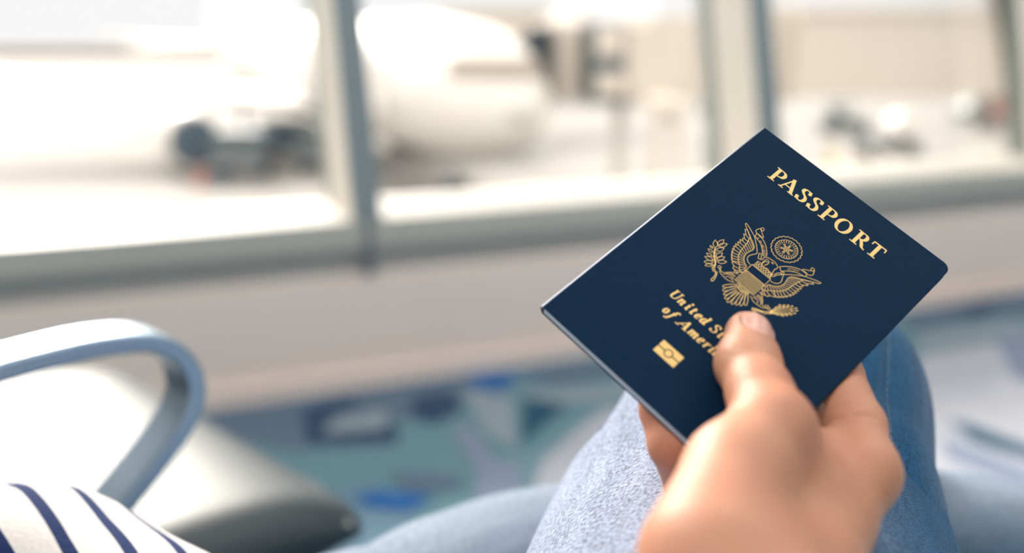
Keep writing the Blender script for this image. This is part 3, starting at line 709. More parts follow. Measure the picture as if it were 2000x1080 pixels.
F = [(i, (i + 1) % 18, 18 + (i + 1) % 18, 18 + i) for i in range(18)] + [(i, i + 1, 16 - i, 17 - i) for i in range(8)] + [(18 + i, 35 - i, 34 - i, 19 + i) for i in range(8)]
mesh('spine', V, F, M['painted_sheen'], pass_o)
# --- gold foil printing
class Foil:
    def __init__(s): s.V = []; s.F = []; s.k = 0
    def lift(s): s.k += 1; return .035 + .00012 * (s.k % 60)
    def line(s, pts, w=.115, closed=False, smooth=True, n=4):
        P = np.array(pts, float)
        if closed: P = np.vstack([P, P[0]])
        if smooth and len(P) > 2:
            P = catmull(P, n)
        s.ribbon(P, np.full(len(P), w))
    def ribbon(s, P, W):
        T = np.gradient(P, axis=0); T /= (np.linalg.norm(T, axis=1)[:, None] + 1e-9); N = np.stack([-T[:, 1], T[:, 0]], 1)
        h = s.lift(); b = len(s.V)
        for i in range(len(P)):
            s.V.append((*(P[i] + N[i] * W[i]), h)); s.V.append((*(P[i] - N[i] * W[i]), h))
        s.F += [(b + 2 * i, b + 2 * i + 1, b + 2 * i + 3, b + 2 * i + 2) for i in range(len(P) - 1)]
    def poly(s, pts):
        h = s.lift(); b = len(s.V); s.V += [(x, y, h) for x, y in pts]; s.F.append(tuple(range(b, b + len(pts))))
    def disc(s, c, rx, ry=None, n=20): s.poly([(c[0] + rx * math.cos(2 * PI * k / n), c[1] + (ry or rx) * math.sin(2 * PI * k / n)) for k in range(n)])
    def build(s, name, par): return mesh(name, [PP(u, v, h) for u, v, h in s.V], s.F, M['gold'], par, smooth=False)
# broad-nib letters, cap height 1, y up.  stroke: (points, weight, curved)
def ell(cx, cy, rx, ry, n=24): return [(cx + rx * math.cos(2 * PI * k / n), cy + ry * math.sin(2 * PI * k / n)) for k in range(n + 1)]
SS = [(.51, .74), (.46, .90), (.30, .965), (.13, .90), (.09, .74), (.22, .60), (.42, .46), (.50, .27), (.42, .09), (.24, .035), (.08, .12), (.03, .27)]
ROM = {
 'P': [([(.23, .02), (.23, .98)], 1, 0), ([(0, .03), (.46, .03)], 1, 0), ([(0, .97), (.26, .97)], 1, 0), ([(.23, .96), (.42, .96), (.60, .90), (.69, .72), (.60, .54), (.42, .48), (.26, .48)], 1, 1)],
 'A': [([(.13, .03), (.47, .96)], .42, 0), ([(.44, 1.0), (.84, .02)], 1.05, 0), ([(.24, .33), (.68, .33)], 1, 0), ([(0, .03), (.32, .03)], 1, 0), ([(.64, .03), (1.02, .03)], 1, 0)],
 'S': [(SS, 1, 1), ([(.51, .99), (.52, .71)], .35, 0), ([(.02, .01), (.01, .30)], .35, 0)],
 'O': [(ell(.48, .5, .375, .47), 1, 1)],
 'R': [([(.23, .02), (.23, .98)], 1, 0), ([(0, .03), (.46, .03)], 1, 0), ([(0, .97), (.26, .97)], 1, 0), ([(.23, .96), (.42, .96), (.58, .91), (.65, .74), (.58, .57), (.42, .50), (.26, .50)], 1, 1), ([(.42, .52), (.58, .33), (.74, .10), (.93, .03)], 1.0, 1)],
 'T': [([(.41, .02), (.41, .97)], 1, 0), ([(.03, .955), (.79, .955)], 1.2, 0), ([(.035, .97), (.02, .72)], .34, 0), ([(.785, .97), (.80, .72)], .34, 0), ([(.18, .03), (.64, .03)], 1, 0)]}
hook = lambda x: [(x, .60), (x - .01, .14), (x + .05, .03), (x + .16, .12)]
bowl = [(.44, .50), (.35, .61), (.20, .57), (.08, .33), (.10, .09), (.22, .03), (.36, .16), (.43, .36)]
ITA = {
 'U': [([(.17, .97), (.16, .35), (.24, .09), (.44, .03)], 1, 1), ([(.42, .03), (.62, .12), (.69, .36), (.70, .97)], .6, 1), ([(0, .97), (.36, .97)], 1, 0), ([(.54, .97), (.86, .97)], 1, 0)],
 'n': [([(.0, .54), (.10, .60), (.13, .5), (.12, .02)], 1, 1), ([(.13, .34), (.26, .55), (.38, .60), (.46, .50), (.43, .14), (.49, .03), (.60, .12)], 1, 1)],
 'm': [([(.0, .54), (.10, .60), (.13, .5), (.12, .02)], 1, 1), ([(.13, .34), (.24, .55), (.35, .60), (.43, .50), (.42, .02)], 1, 1), ([(.43, .34), (.54, .55), (.65, .60), (.74, .50), (.72, .14), (.78, .03), (.88, .12)], 1, 1)],
 'i': [([(.02, .55)] + hook(.14), 1, 1), ('dot', (.18, .87), .12)],
 't': [([(.17, .82), (.14, .45), (.13, .14), (.2, .03), (.33, .12)], 1, 1), ([(.0, .59), (.36, .59)], 1.2, 0)],
 'e': [([(.12, .27), (.32, .33), (.42, .46), (.36, .60), (.22, .57), (.09, .36), (.10, .12), (.24, .03), (.42, .14)], 1, 1)],
 'd': [(bowl, 1, 1), ([(.50, .99), (.45, .5), (.44, .14), (.50, .03), (.61, .12)], 1, 1), ([(.34, .97), (.54, .98)], 1, 0)],
 'a': [(bowl, 1, 1), ([(.47, .62), (.45, .4), (.44, .14), (.50, .03), (.61, .12)], 1, 1)],
 'S': [([(x * 1.05, y) for x, y in SS], .85, 1), ([(.53, .99), (.54, .71)], .35, 0), ([(.02, .01), (.01, .30)], .35, 0)],
 's': [([(x * .72, y * .63) for x, y in SS], .7, 1)],
 'o': [(ell(.25, .31, .17, .28), 1, 1)],
 'f': [([(.56, .88), (.50, .98), (.40, .97), (.31, .80), (.24, .40), (.17, .0), (.08, -.24), (-.03, -.28), (-.10, -.20)], .95, 1), ([(.10, .59), (.47, .59)], 1.2, 0)],
 'A': [([(.08, .03), (.56, .97)], .42, 0), ([(.52, 1.0), (.72, .02)], 1.1, 0), ([(.24, .33), (.64, .33)], 1, 0), ([(-.06, .03), (.24, .03)], 1, 0), ([(.54, .03), (.90, .03)], 1, 0)],
 'r': [([(.0, .54), (.10, .60), (.13, .5), (.12, .02)], 1, 1), ([(.13, .34), (.24, .55), (.36, .61), (.44, .54)], 1, 1)],
 'c': [([(.42, .48), (.34, .60), (.20, .57), (.08, .33), (.10, .10), (.24, .03), (.42, .14)], 1, 1)]}
def glyph(f, G, ch, x, base, H, a, bb, sh=0, sx_=1.0, phi=0.0):
    for st in G[ch]:
        if st[0] == 'dot':
            cx, cy = st[1]; f.disc((x + (cx * sx_ + sh * cy) * H, base - cy * H), st[2] * H, st[2] * H); continue
        pts, wt, cv = st; P = np.array(pts, float); P[:, 0] *= sx_
        if cv: P = catmull(P, 6)
        T = np.gradient(P, axis=0); th = np.arctan2(T[:, 1], T[:, 0]) - phi
        W = np.sqrt((a * wt * np.sin(th)) ** 2 + (bb * np.cos(th)) ** 2) if cv or True else 0
        W = np.where(np.abs(np.sin(th)) < .15, bb * (wt if wt > 1 else 1), W)
        Q = np.stack([x + (P[:, 0] + sh * P[:, 1]) * H, base - P[:, 1] * H], 1)
        f.ribbon(Q, W * H)
f = Foil()
for ch, x in zip('PASSPORT', (16.0, 21.2, 29.1, 34.6, 40.2, 46.6, 54.9, 61.8)): glyph(f, ROM, ch, x, 18.95, 6.95, .104, .034)
f.build('title_lettering', pass_o)
f = Foil()
for ch, x in zip('UnitedStates', (25.9, 29.6, 33.1, 35.3, 37.5, 39.9, 44.6, 48.0, 50.0, 52.5, 54.5, 56.8)): glyph(f, ITA, ch, x, 88.2, 3.95, .104, .042, sh=.20, phi=.12)
for ch, x in zip('ofAmerica', (28.5, 31.2, 35.1, 40.2, 44.3, 47.1, 49.6, 51.4, 53.8)): glyph(f, ITA, ch, x, 94.95, 3.95, .104, .042, sh=.20, phi=.12, sx_=1.32 if ch == 'A' else 1.0)
f.build('country_lettering', pass_o)
# biometric symbol
f = Foil(); X0, X1, Y0, Y1, CX, CY = 36.95, 46.15, 103.0, 108.7, 41.5, 105.85
for sg in (-1, 1):
    yo, yi = (Y0 if sg < 0 else Y1), CY + sg * .24
    arc = [(CX + 1.72 * math.cos(g), CY + sg * 1.72 * math.sin(g)) for g in np.linspace(math.asin(.24 / 1.72), PI - math.asin(.24 / 1.72), 18)]
    # split in vertical strips so that every face is simple
    xs = [X1] + [p[0] for p in arc] + [X0]; ys = [yi] + [p[1] for p in arc] + [yi]
    h = f.lift(); b0 = len(f.V)
    for x, y in zip(xs, ys): f.V.append((x, y, h)); f.V.append((x, yo, h))
    f.F += [(b0 + 2 * i, b0 + 2 * i + 1, b0 + 2 * i + 3, b0 + 2 * i + 2) for i in range(len(xs) - 1)]
f.disc((CX, CY), 1.28, n=28)
f.build('biometric_symbol', pass_o)
# crest
f = Foil(); AX = 42.02; W1 = .095
def mir(p): return [(2 * AX - x, y) for x, y in p]
def both(p, w=W1, **k): f.line(p, w, **k); f.line(mir(p), w, **k)
E_ = EMB
both(E_['wing_edge'])
tips, tb, mid, inn = [list(E_[k]) for k in ('tips', 'tb', 'mid', 'inn')]
for i in range(len(tb), len(tips) + 1):
    a = np.array(tips[i - 1]); c = np.array(tips[min(i, len(tips) - 1)]); q = np.array(mid[min(i, len(mid) - 1)])
    tb.append(tuple((a + c) / 2 + (q - (a + c) / 2) * .18))
for i in range(len(tips)):
    both([tb[i], mid[i]], smooth=False)
    a, t_, c = np.array(tb[i]), np.array(tips[i]), np.array(tb[i + 1]); dirn = (t_ - np.array(mid[i])); dirn /= np.linalg.norm(dirn)
    both([a, a * .35 + t_ * .65 + dirn * .12, t_ + dirn * .1, c * .35 + t_ * .65 + dirn * .05, c])
both(mid)
ic = catmull(np.array(inn), 8); L_ = np.r_[0, np.cumsum(np.linalg.norm(np.diff(ic, axis=0), axis=1))]
mc = catmull(np.array(mid), 8); K_ = np.r_[0, np.cumsum(np.linalg.norm(np.diff(mc, axis=0), axis=1))]
for q in np.linspace(0.02, 1, 15):
    pi_ = np.array([np.interp(q * L_[-1], L_, ic[:, k]) for k in (0, 1)]); pm = np.array([np.interp(q * K_[-1], K_, mc[:, k]) for k in (0, 1)])
    both([pi_, pm], .09, smooth=False)
both(inn, .09)
# glory
GC = np.array([AX, 40.45])
f.line([GC + np.array([math.cos(g), math.sin(g)]) * (5.42 + .42 * abs(math.sin(11 * g))) for g in np.linspace(0, 2 * PI, 22 * 8 + 1)], W1, smooth=False)
f.line([GC + np.array([math.cos(g), math.sin(g)]) * (3.95 + .28 * abs(math.cos(12 * g)) ** .6) for g in np.linspace(0, 2 * PI, 24 * 8 + 1)], .09, smooth=False)
for k in range(24):
    g = 2 * PI * (k + .5) / 24; d = np.array([math.cos(g), math.sin(g)]); f.line([GC + d * 2.75, GC + d * 4.0], .085, smooth=False)
def star(c, r):
    P = []
    for k in range(11): g = -PI / 2 + PI * k / 5; rr = r if k % 2 == 0 else r * .45; P.append((c[0] + rr * math.cos(g), c[1] + rr * math.sin(g)))
    f.line(P, .085, smooth=False)
star(GC, .5)
for k in range(6):
    g = PI / 6 + k * PI / 3; star(GC + 1.05 * np.array([math.cos(g), math.sin(g)]), .5); g = k * PI / 3 + PI / 2; star(GC + 1.95 * np.array([math.cos(g), math.sin(g)]), .5)
# shield
sl_, sr_, st_, sc_, sb_ = 37.75, 46.25, 55.4, 58.95, 65.4
f.line([(sl_, st_), (sr_, st_), (sr_, sb_), (sl_, sb_), (sl_, st_), (sl_, sc_), (sr_, sc_)], .11, smooth=False)
for k in range(1, 15): x = sl_ + (sr_ - sl_) * k / 15; f.line([(x, sc_), (x, sb_)], .085, smooth=False)
# neck lattice between head and shield
A_, B_, C_, D_ = (38.3, 55.2), (38.3, 52.6), (45.3, 53.4), (45.6, 55.2)
f.line([A_, B_, (40, 52.5), (41.2, 53.2), (42.6, 52.6), (44.0, 53.2), C_, D_], .1, smooth=False)
for k in range(7):
    x = 38.4 + k * 1.1
    f.line([(x, 55.3), (min(x + 1.5, 45.4), 52.9)], .085, smooth=False); f.line([(x + 1.0, 55.3), (max(x - .5, 38.4), 52.9)], .085, smooth=False)
for k in ('head', 'beak', 'b2', 'rose_l', 'r2', 'neckf', 'nf2', 'rib_o', 'rib_i', 'rib_f', 'r_o', 'r_i', 'r_e'): f.line(E_[k], W1)
for k in ('scr', 'rscr', 'rs2'): f.line(E_[k], W1)
f.poly(E_['eye'])
for k in ('leg_a', 'leg_b'): both(E_[k])
for k in ('ls1', 'ls2', 'ls3', 'ls4'): both(E_[k], .085)
# tail
tt, tbs = E_['ttips'], E_['tbas']
for i in range(9):
    a = np.array(tbs[i]); t_ = np.array(tt[i]); d = t_ - a; d /= np.linalg.norm(d); nn_ = np.array([-d[1], d[0]])
    f.line([a - nn_ * .35, a * .45 + t_ * .55 - nn_ * .62, t_ - nn_ * .42 - d * .4, t_, t_ + nn_ * .42 - d * .4, a * .45 + t_ * .55 + nn_ * .62, a + nn_ * .35], .1)
for k in range(8):
    x = 39.6 + k * .66; f.line([(x, 65.5), (x - .25 + k * .07, 66.6), (x + .33, 67.9 - abs(k - 3.5) * .2), (x + .8 - k * .07, 66.6), (x + .66, 65.5)], .085)
# olive branch
f.line(E_['bstem'], .22)
for a, c in E_['leaves']:
    a, c = np.array(a), np.array(c); d = c - a; Lh = np.linalg.norm(d); nn_ = np.array([-d[1], d[0]]) / Lh * Lh * .24
    f.line([a, a + d * .3 + nn_ * .9, a + d * .65 + nn_ * .8, c], W1); f.line([a, a + d * .3 - nn_ * .9, a + d * .65 - nn_ * .8, c], W1)
for q in ((25.6, 61.6), (26.6, 62.5), (26.2, 63.6), (27.5, 63.3), (27.3, 64.7), (28.3, 65.0), (28.6, 66.3), (27.9, 64.2)): f.line(ell(q[0], q[1], .25, .25, 8), .07, smooth=False)
f.line(E_['stem'], .12)
for q in E_['claws'][:3]: f.line(ell(q[0], q[1], .62, .36, 12), .1, smooth=False)
f.line(ell(*E_['claws'][3], .55, .55, 14), .1, smooth=False); f.line([(30.9, 65.7), (32.2, 66.4)], .1, smooth=False)
# arrows
af = [np.array(p) for p in E_['afan']]; o_ = np.array([54.6, 66.4])
for k in range(10):
    q = k / 9; tip = np.array([np.interp(q, [0, .3, .5, .7, 1], [55.3, 58.2, 60.9, 61.2, 59.0]), np.interp(q, [0, .3, .5, .7, 1], [61.0, 58.2, 57.5, 60.2, 63.9])])
    st = o_ + np.array([.5 * (q - .5), .7 * (q - .5)]); f.line([st, tip], .075, smooth=False)
    d = tip - st; d /= np.linalg.norm(d); nn_ = np.array([-d[1], d[0]])
    for bk in (0, 1.9): c = tip - d * bk; f.line([c, c - d * .75 + nn_ * .30], .07, smooth=False); f.line([c, c - d * .75 - nn_ * .30], .07, smooth=False)
for q in E_['rclaws'][:3]: f.line(ell(q[0], q[1], .34, .72, 12), .1, smooth=False)
f.line(ell(*E_['rclaws'][3], .5, .5, 14), .1, smooth=False)
for k in range(3):
    f.line([(53.1, 67.9 + k * .3), (49.9 - .3 * k, 69.3 + k * .55)], .12, smooth=False)
f.line([(49.2, 69.5), (50.3, 70.6), (51.4, 70.0)], .12, smooth=False)
f.line([(52.2, 64.6), (53.0, 65.4)], .1, smooth=False); f.line([(51.6, 65.2), (52.6, 66.2)], .1, smooth=False)
# motto letters on the ribbon
TINY = {'E': [[(1, 1), (0, 1), (0, 0), (1, 0)], [(0, .5), (.8, .5)]], 'P': [[(0, 0), (0, 1), (.8, 1), (.8, .5), (0, .5)]], 'L': [[(0, 1), (0, 0), (.9, 0)]], 'U': [[(0, 1), (0, .1), (.4, 0), (.8, .1), (.8, 1)]],
        'R': [[(0, 0), (0, 1), (.8, 1), (.8, .5), (0, .5), (.9, 0)]], 'I': [[(.3, 1), (.3, 0)]], 'B': [[(0, 0), (0, 1), (.7, 1), (.7, .55), (0, .5), (.8, .45), (.8, 0), (0, 0)]], 'S': [[(.8, 1), (0, 1), (0, .5), (.8, .5), (.8, 0), (0, 0)]],
        'N': [[(0, 0), (0, 1), (.8, 0), (.8, 1)]], 'M': [[(0, 0), (0, 1), (.45, .3), (.9, 1), (.9, 0)]], ' ': []}
def motto(path, text, H, wd):
    P = catmull(np.array(path), 8); L = np.r_[0, np.cumsum(np.linalg.norm(np.diff(P, axis=0), axis=1))]
    T = np.gradient(P, axis=0); T /= np.linalg.norm(T, axis=1)[:, None]
    for i, ch in enumerate(text):
        s_ = L[-1] * (i + .1) / len(text); c = np.array([np.interp(s_, L, P[:, k]) for k in (0, 1)]); d = np.array([np.interp(s_, L, T[:, k]) for k in (0, 1)]); up = np.array([d[1], -d[0]])
        for st in TINY[ch]: f.line([c + d * x * wd + up * (y - .5) * H for x, y in st], .055, smooth=False)
motto(E_['txt1'], 'E PLURIBUS', .85, .55)
motto(E_['txt2'], 'UNUM', .8, .7)
f.build('eagle_crest', pass_o)

# ------------------------------------------------------------------ the person: hand, jeans, shirt
# signed distance field in camera millimetres, meshed with surface nets
PN = PR[:, 2]
def C(px, py, d): return np.array([(px - 1000) / FPX * d, (py - 540) / FPX * d, d])
def rpl(px, py, h):
    """point on the view ray at height h (mm, towards the reader) over the cover plane"""
    if h < 0: h -= .9
    r = np.array([(px - 1000) / FPX, (py - 540) / FPX, 1.0]); return r * ((PN @ PT - h) / (PN @ r))
def sm(a, b, k):
    h = np.clip(.5 + .5 * (b - a) / k, 0, 1); return b + (a - b) * h - k * h * (1 - h)
def cap(P, a, b, ra, rb):
    a = np.asarray(a); b = np.asarray(b); ab = b - a
    t = np.clip(((P - a) @ ab) / (ab @ ab), 0, 1)
    return np.linalg.norm(P - a - t[..., None] * ab, axis=-1) - (ra + (rb - ra) * t)
def chain(P, pts, k=3):
    d = None
    for i in range(len(pts) - 1):
        c = cap(P, pts[i][0], pts[i + 1][0], pts[i][1], pts[i + 1][1]); d = c if d is None else sm(d, c, k)
    return d
T0, T1, T2, T3 = rpl(1463, 654, 6.6), rpl(1461, 712, 8.6), C(1484, 768, 314), C(1508, 838, 300)
T4, T5 = C(1440, 925, 286), C(1386, 1085, 262)
thumb = [(T0, 8.3), (T1, 9.9), (T2, 9.9), (T3, 12.6), (T4, 15.2), (T5, 18.6)]
I0, I1, I2, I3, I4, I5 = C(1684, 925, 316), C(1668, 835, 332), rpl(1632, 735, -13.2), rpl(1560, 690, -12.4), rpl(1480, 665, -11.4), rpl(1430, 655, -11)
index = [(I0, 10.4), (I1, 10.2), (I2, 9.3), (I3, 8.4), (I4, 7.8), (I5, 7.2)]
def axis(a, b): v = b - a; return v / np.linalg.norm(v)
TAX = axis(T1, T0)
ND = np.array([.20, .06, -.95]); ND -= TAX * (ND @ TAX); ND /= np.linalg.norm(ND); NB = np.cross(TAX, ND)
NC = T0 + TAX * (-.6)
def hand(P, nailbed=True):
    d = chain(P, thumb, 4.5)
    # pad of the thumb and knuckle swelling
    d = sm(d, cap(P, T1 + NB * 1.0, T1 - NB * 1.0, 9.4, 9.4), 3)
    # index finger behind the booklet and its metacarpal
    idx = chain(P, index, 3)
    d2 = sm(idx, chain(P, [(I0, 11.2), (C(1600, 1030, 302), 14.2), (C(1540, 1120, 284), 19), (C(1462, 1215, 262), 22)], 8), 7)
    mid_ = chain(P, [(C(1560, 1120, 318), 16), (C(1652, 1005, 334), 10.5), (rpl(1560, 850, -14), 9.4), (rpl(1450, 760, -12.6), 8.4), (rpl(1380, 720, -11.4), 7.4)], 3)
    ring = chain(P, [(C(1520, 1120, 326), 15), (C(1560, 1030, 342), 10), (rpl(1440, 880, -13.5), 9), (rpl(1370, 800, -12.2), 8), (rpl(1330, 745, -11), 7.2)], 3)
    litl = chain(P, [(C(1480, 1120, 322), 14), (C(1420, 1030, 340), 9.5), (C(1347, 948, 350), 8.6), (rpl(1316, 868, -11.6), 8.3), (rpl(1296, 800, -10.6), 7.9), (rpl(1282, 745, -9.8), 6.8)], 3)
    fing = np.minimum(np.minimum(mid_, ring), litl)
    fing = sm(d2, fing, 4)
    # palm body linking everything, first web between thumb and index
    palm = sm(chain(P, [(C(1480, 1040, 290), 17), (C(1450, 1160, 270), 23)], 8), chain(P, [(C(1520, 1080, 312), 18), (C(1470, 1180, 282), 20)], 8), 10)
    web = chain(P, [(C(1506, 900, 305), 11.5), (C(1560, 960, 303), 13), (C(1640, 935, 318), 9)], 6)
    web = sm(web, chain(P, [(C(1560, 860, 314), 6.5), (C(1620, 880, 322), 6.5)], 4), 7)
    d = sm(d, sm(web, palm, 10), 9)
    d = sm(d, fing, 5.5)
    # wrist and forearm
    fa = chain(P, [(C(1445, 1200, 262), 23), (np.array([57., 104, 222]), 24.5), (np.array([50., 128, 165]), 29), (np.array([45., 142, 128]), 32)], 10)
    d = sm(d, fa, 14)
    # wrinkles over the thumb knuckle, creases on the index base
    s = (P - T1) @ TAX; side = np.exp(-(((P - T1) @ NB) / 8.5) ** 2)
    near = np.exp(-(np.linalg.norm(P - T1, axis=-1) / 14) ** 4)
    wob = .8 * np.sin(((P - T1) @ NB) * .55)
    for o_, a_ in ((-3.2, .30), (-.6, .42), (1.9, .30), (4.2, .18)): d = d + near * side * a_ * np.exp(-((s - o_ - wob) / .55) ** 2)
    q = P - C(1650, 850, 322); ax = axis(I1, I0); s2 = q @ ax; n2 = np.exp(-(np.linalg.norm(q, axis=-1) / 17) ** 4)
    for o_, a_ in ((-9, .5), (-4.5, .55), (-.5, .45), (4, .55), (8, .3)): d = d + n2 * a_ * np.exp(-((s2 - o_ - .7 * np.sin(q[..., 0] * .5)) / .9) ** 2)
    # tendon hollow between the metacarpals
    q = P - C(1590, 985, 285); d = d + 1.2 * np.exp(-(np.linalg.norm(q * np.array([1, .6, .6]), axis=-1) / 10) ** 2)
    # nail bed
    if nailbed:
        u_ = (P - NC) @ TAX; w_ = (P - NC) @ NB; up = (P - NC) @ ND
        r2 = (np.abs((u_ - .8) / 6.6)) ** 3 + (np.abs(w_ / 6.3)) ** 3
        d = d + np.where(up > 2, .75 * np.clip((1.12 - r2) * 3.2, 0, 1), 0)
        d = d - np.where(up > 2, .28 * np.exp(-((r2 - 1.5) / .35) ** 2) * (u_ < 4), 0)
    # the booklet presses flat into the skin
    Q = (P - PT) @ PR
    bx = np.abs(Q - np.array([44, 62.5, 2.07])) - np.array([44.1, 62.6, 2.15])
    box = np.linalg.norm(np.maximum(bx, 0), axis=-1) + np.minimum(bx.max(axis=-1), 0)
    return np.maximum(d, -box)
def surface_nets(fn, lo, hi, h):
    ax = [np.arange(l, u, h) for l, u in zip(lo, hi)]
    nx, ny, nz = map(len, ax); Fv = np.empty((nx, ny, nz), np.float32)
    YY, ZZ = np.meshgrid(ax[1], ax[2], indexing='ij')
    for i, x in enumerate(ax[0]):
        Fv[i] = fn(np.stack([np.full_like(YY, x), YY, ZZ], -1))
    Fv[0] = np.maximum(Fv[0], .1); Fv[-1] = np.maximum(Fv[-1], .1); Fv[:, 0] = np.maximum(Fv[:, 0], .1); Fv[:, -1] = np.maximum(Fv[:, -1], .1); Fv[:, :, 0] = np.maximum(Fv[:, :, 0], .1); Fv[:, :, -1] = np.maximum(Fv[:, :, -1], .1)
    S = Fv < 0; cs = (nx - 1, ny - 1, nz - 1); acc = np.zeros(cs + (3,)); cnt = np.zeros(cs)
    cor = [(a, b, c) for a in (0, 1) for b in (0, 1) for c in (0, 1)]
    sl = lambda c: tuple(slice(c[k], c[k] + cs[k]) for k in range(3))
    for c in cor:
        for k in range(3):
            if c[k] == 0:
                e = list(c); e[k] = 1; a_, b_ = Fv[sl(c)], Fv[sl(e)]; X = (S[sl(c)] != S[sl(e)])
                if not X.any(): continue
                ii = np.nonzero(X); t = a_[ii] / (a_[ii] - b_[ii]); p = np.tile(np.array(c, float), (len(t), 1)); p[:, k] = t
                acc[ii] += p; cnt[ii] += 1
    idm = np.full(cs, -1); ii = np.nonzero(cnt); idm[ii] = np.arange(len(ii[0]))
    V = (acc[ii] / cnt[ii][:, None] + np.stack(ii, 1)) * h + np.array(lo)
    Fs = []
    for k in range(3):
        a, b = (k + 1) % 3, (k + 2) % 3
        s0 = [slice(None)] * 3; s1 = [slice(None)] * 3; s0[k] = slice(0, -1); s1[k] = slice(1, None)
        X = S[tuple(s0)] != S[tuple(s1)]; I = np.stack(np.nonzero(X), 1)
        I = I[(I[:, a] > 0) & (I[:, b] > 0) & (I[:, a] < cs[a]) & (I[:, b] < cs[b])]
        def g(da, db): J = I.copy(); J[:, a] -= da; J[:, b] -= db; return idm[tuple(J.T)]
        q = np.stack([g(0, 0), g(1, 0), g(1, 1), g(0, 1)], 1); fl = S[tuple(I.T)]
        q[~fl] = q[~fl][:, ::-1]; Fs.append(q)
    return V, np.vstack(Fs)
person = empty('person', UV3(-.1, .33, 0), 'person in blue jeans and navy striped white shirt seated on the bench, holding a passport', 'person')
V, F = surface_nets(hand, (8, 4, 122), (134, 178, 392), 1.15)
# the left forearm and hand, resting on the lap below the picture's edge
def hand_l(P):
    m = lambda *q: np.array(q, float)
    d = chain(P, [(m(-150, 160, 452), 27), (m(-122, 176, 442), 24), (m(-102, 188, 438), 21)], 8)
    d = sm(d, chain(P, [(m(-100, 186, 436), 16), (m(-58, 188, 430), 15)], 6), 10)
    d = sm(d, chain(P, [(m(-98, 192, 448), 16), (m(-56, 196, 452), 14), (m(-50, 204, 466), 12)], 6), 10)
    for k, (y, z, L_) in enumerate(((190, 424, 66), (191, 438, 74), (196, 452, 70), (204, 466, 56))):
        r = (8.8, 9.2, 8.8, 7.8)[k]
        d = sm(d, chain(P, [(m(-56, y, z), r + .6), (m(-56 + L_ * .5, y - 1, z - 2 + 2 * k), r - .4), (m(-56 + L_ * .8, y + 6, z - 3 + 2 * k), r - 1), (m(-56 + L_, y + 14, z - 4 + 2 * k), r - 1.8)], 3), 4)
    return sm(d, chain(P, [(m(-94, 188, 428), 13), (m(-68, 184, 412), 11), (m(-42, 188, 400), 9.5), (m(-20, 194, 398), 8.2)], 4), 7)
V2, F2 = surface_nets(hand_l, (-182, 128, 380), (38, 236, 500), 1.9)
F = np.vstack([F, F2 + len(V)]); V = np.vstack([V, V2])
body = mesh('body', cam2w(V / 1000.), F, M['skin'], person)
# thumbnail: a plate dropped on the nail bed
n1, n2 = 22, 18; V = []; F = []
for i in range(n1 + 1):
    for j in range(n2 + 1):
        a, c = -1 + 2 * i / n1, -1 + 2 * j / n2
        x = a * math.sqrt(1 - .42 * c * c); y = c * math.sqrt(1 - .42 * a * a)
        p = NC + TAX * (.6 + x * 7.0) + NB * (y * 6.6) + ND * 14
        for _ in range(50):
            dd = float(hand(p[None], True)[0])
            if dd < .02: break
            p = p - ND * max(dd * .6, .02)
        V.append(p + ND * (.42 if max(abs(a), abs(c)) < .99 else -.1))
V = np.array(V).reshape(n1 + 1, n2 + 1, 3)
for _ in range(3):
    V[1:-1, 1:-1] = .5 * V[1:-1, 1:-1] + .125 * (V[:-2, 1:-1] + V[2:, 1:-1] + V[1:-1, :-2] + V[1:-1, 2:])
for i in range(n1):
    for j in range(n2): k = i * (n2 + 1) + j; F.append((k, k + 1, k + n2 + 2, k + n2 + 1))
mesh('thumbnail', cam2w(V.reshape(-1, 3) / 1000.), F, M['nail'], body)

# ---- jeans
jeans = bpy.data.objects.new('jeans', None); COL.objects.link(jeans); jeans.parent = person
tag(jeans, None)
def K(px, py, d, ra, rb=None): return [*at(px, py, d), ra, rb or ra]
def Wd(x, y, z, ra, rb=None): return [x, y, z, ra, rb or ra]
SEAM = math.radians(62)
def fold_a(g, L, q):
    P = np.array([[math.cos(g) * .12, math.sin(g) * .12, L]]); r = .006 * vnoise(P, 22, 3)[0]
    # drag folds fanning behind the knee on the shaded side
    side = math.exp(-((g - 1.45) / .42) ** 2)
    r += side * .030 * math.sin(L * 62 + g * 3.5) * math.exp(-((q - .55) / .16) ** 2)
    r += -.030 * math.exp(-((g - SEAM - .33 + (L - .3) * .8) / .10) ** 2) * (1 if q > .25 else 0)
    r += .016 * math.exp(-((g - SEAM) / .035) ** 2)
    return r
legA = [Wd(-.06, -.06, .555, .105, .10), Wd(.02, .10, .585, .104, .100), K(1448, 1149, .452, .098, .0932), K(1477, 1022, .462, .088, .0839), K(1494, 917, .482, .077, .0776), K(1522, 804, .512, .073, .0728),
        K(1524, 776, .552, .069, .0684), K(1514, 752, .600, .065, .0640), Wd(.200, .605, .590, .062), Wd(.235, .640, .51, .058), Wd(.275, .66, .42, .055), Wd(.32, .68, .30, .050), Wd(.35, .69, .22, .052)]
V, F, U = sweep(legA, 12, 160, disp=fold_a); o = mesh('right_trouser_leg', V, F, M['denim'], jeans, uv=U)
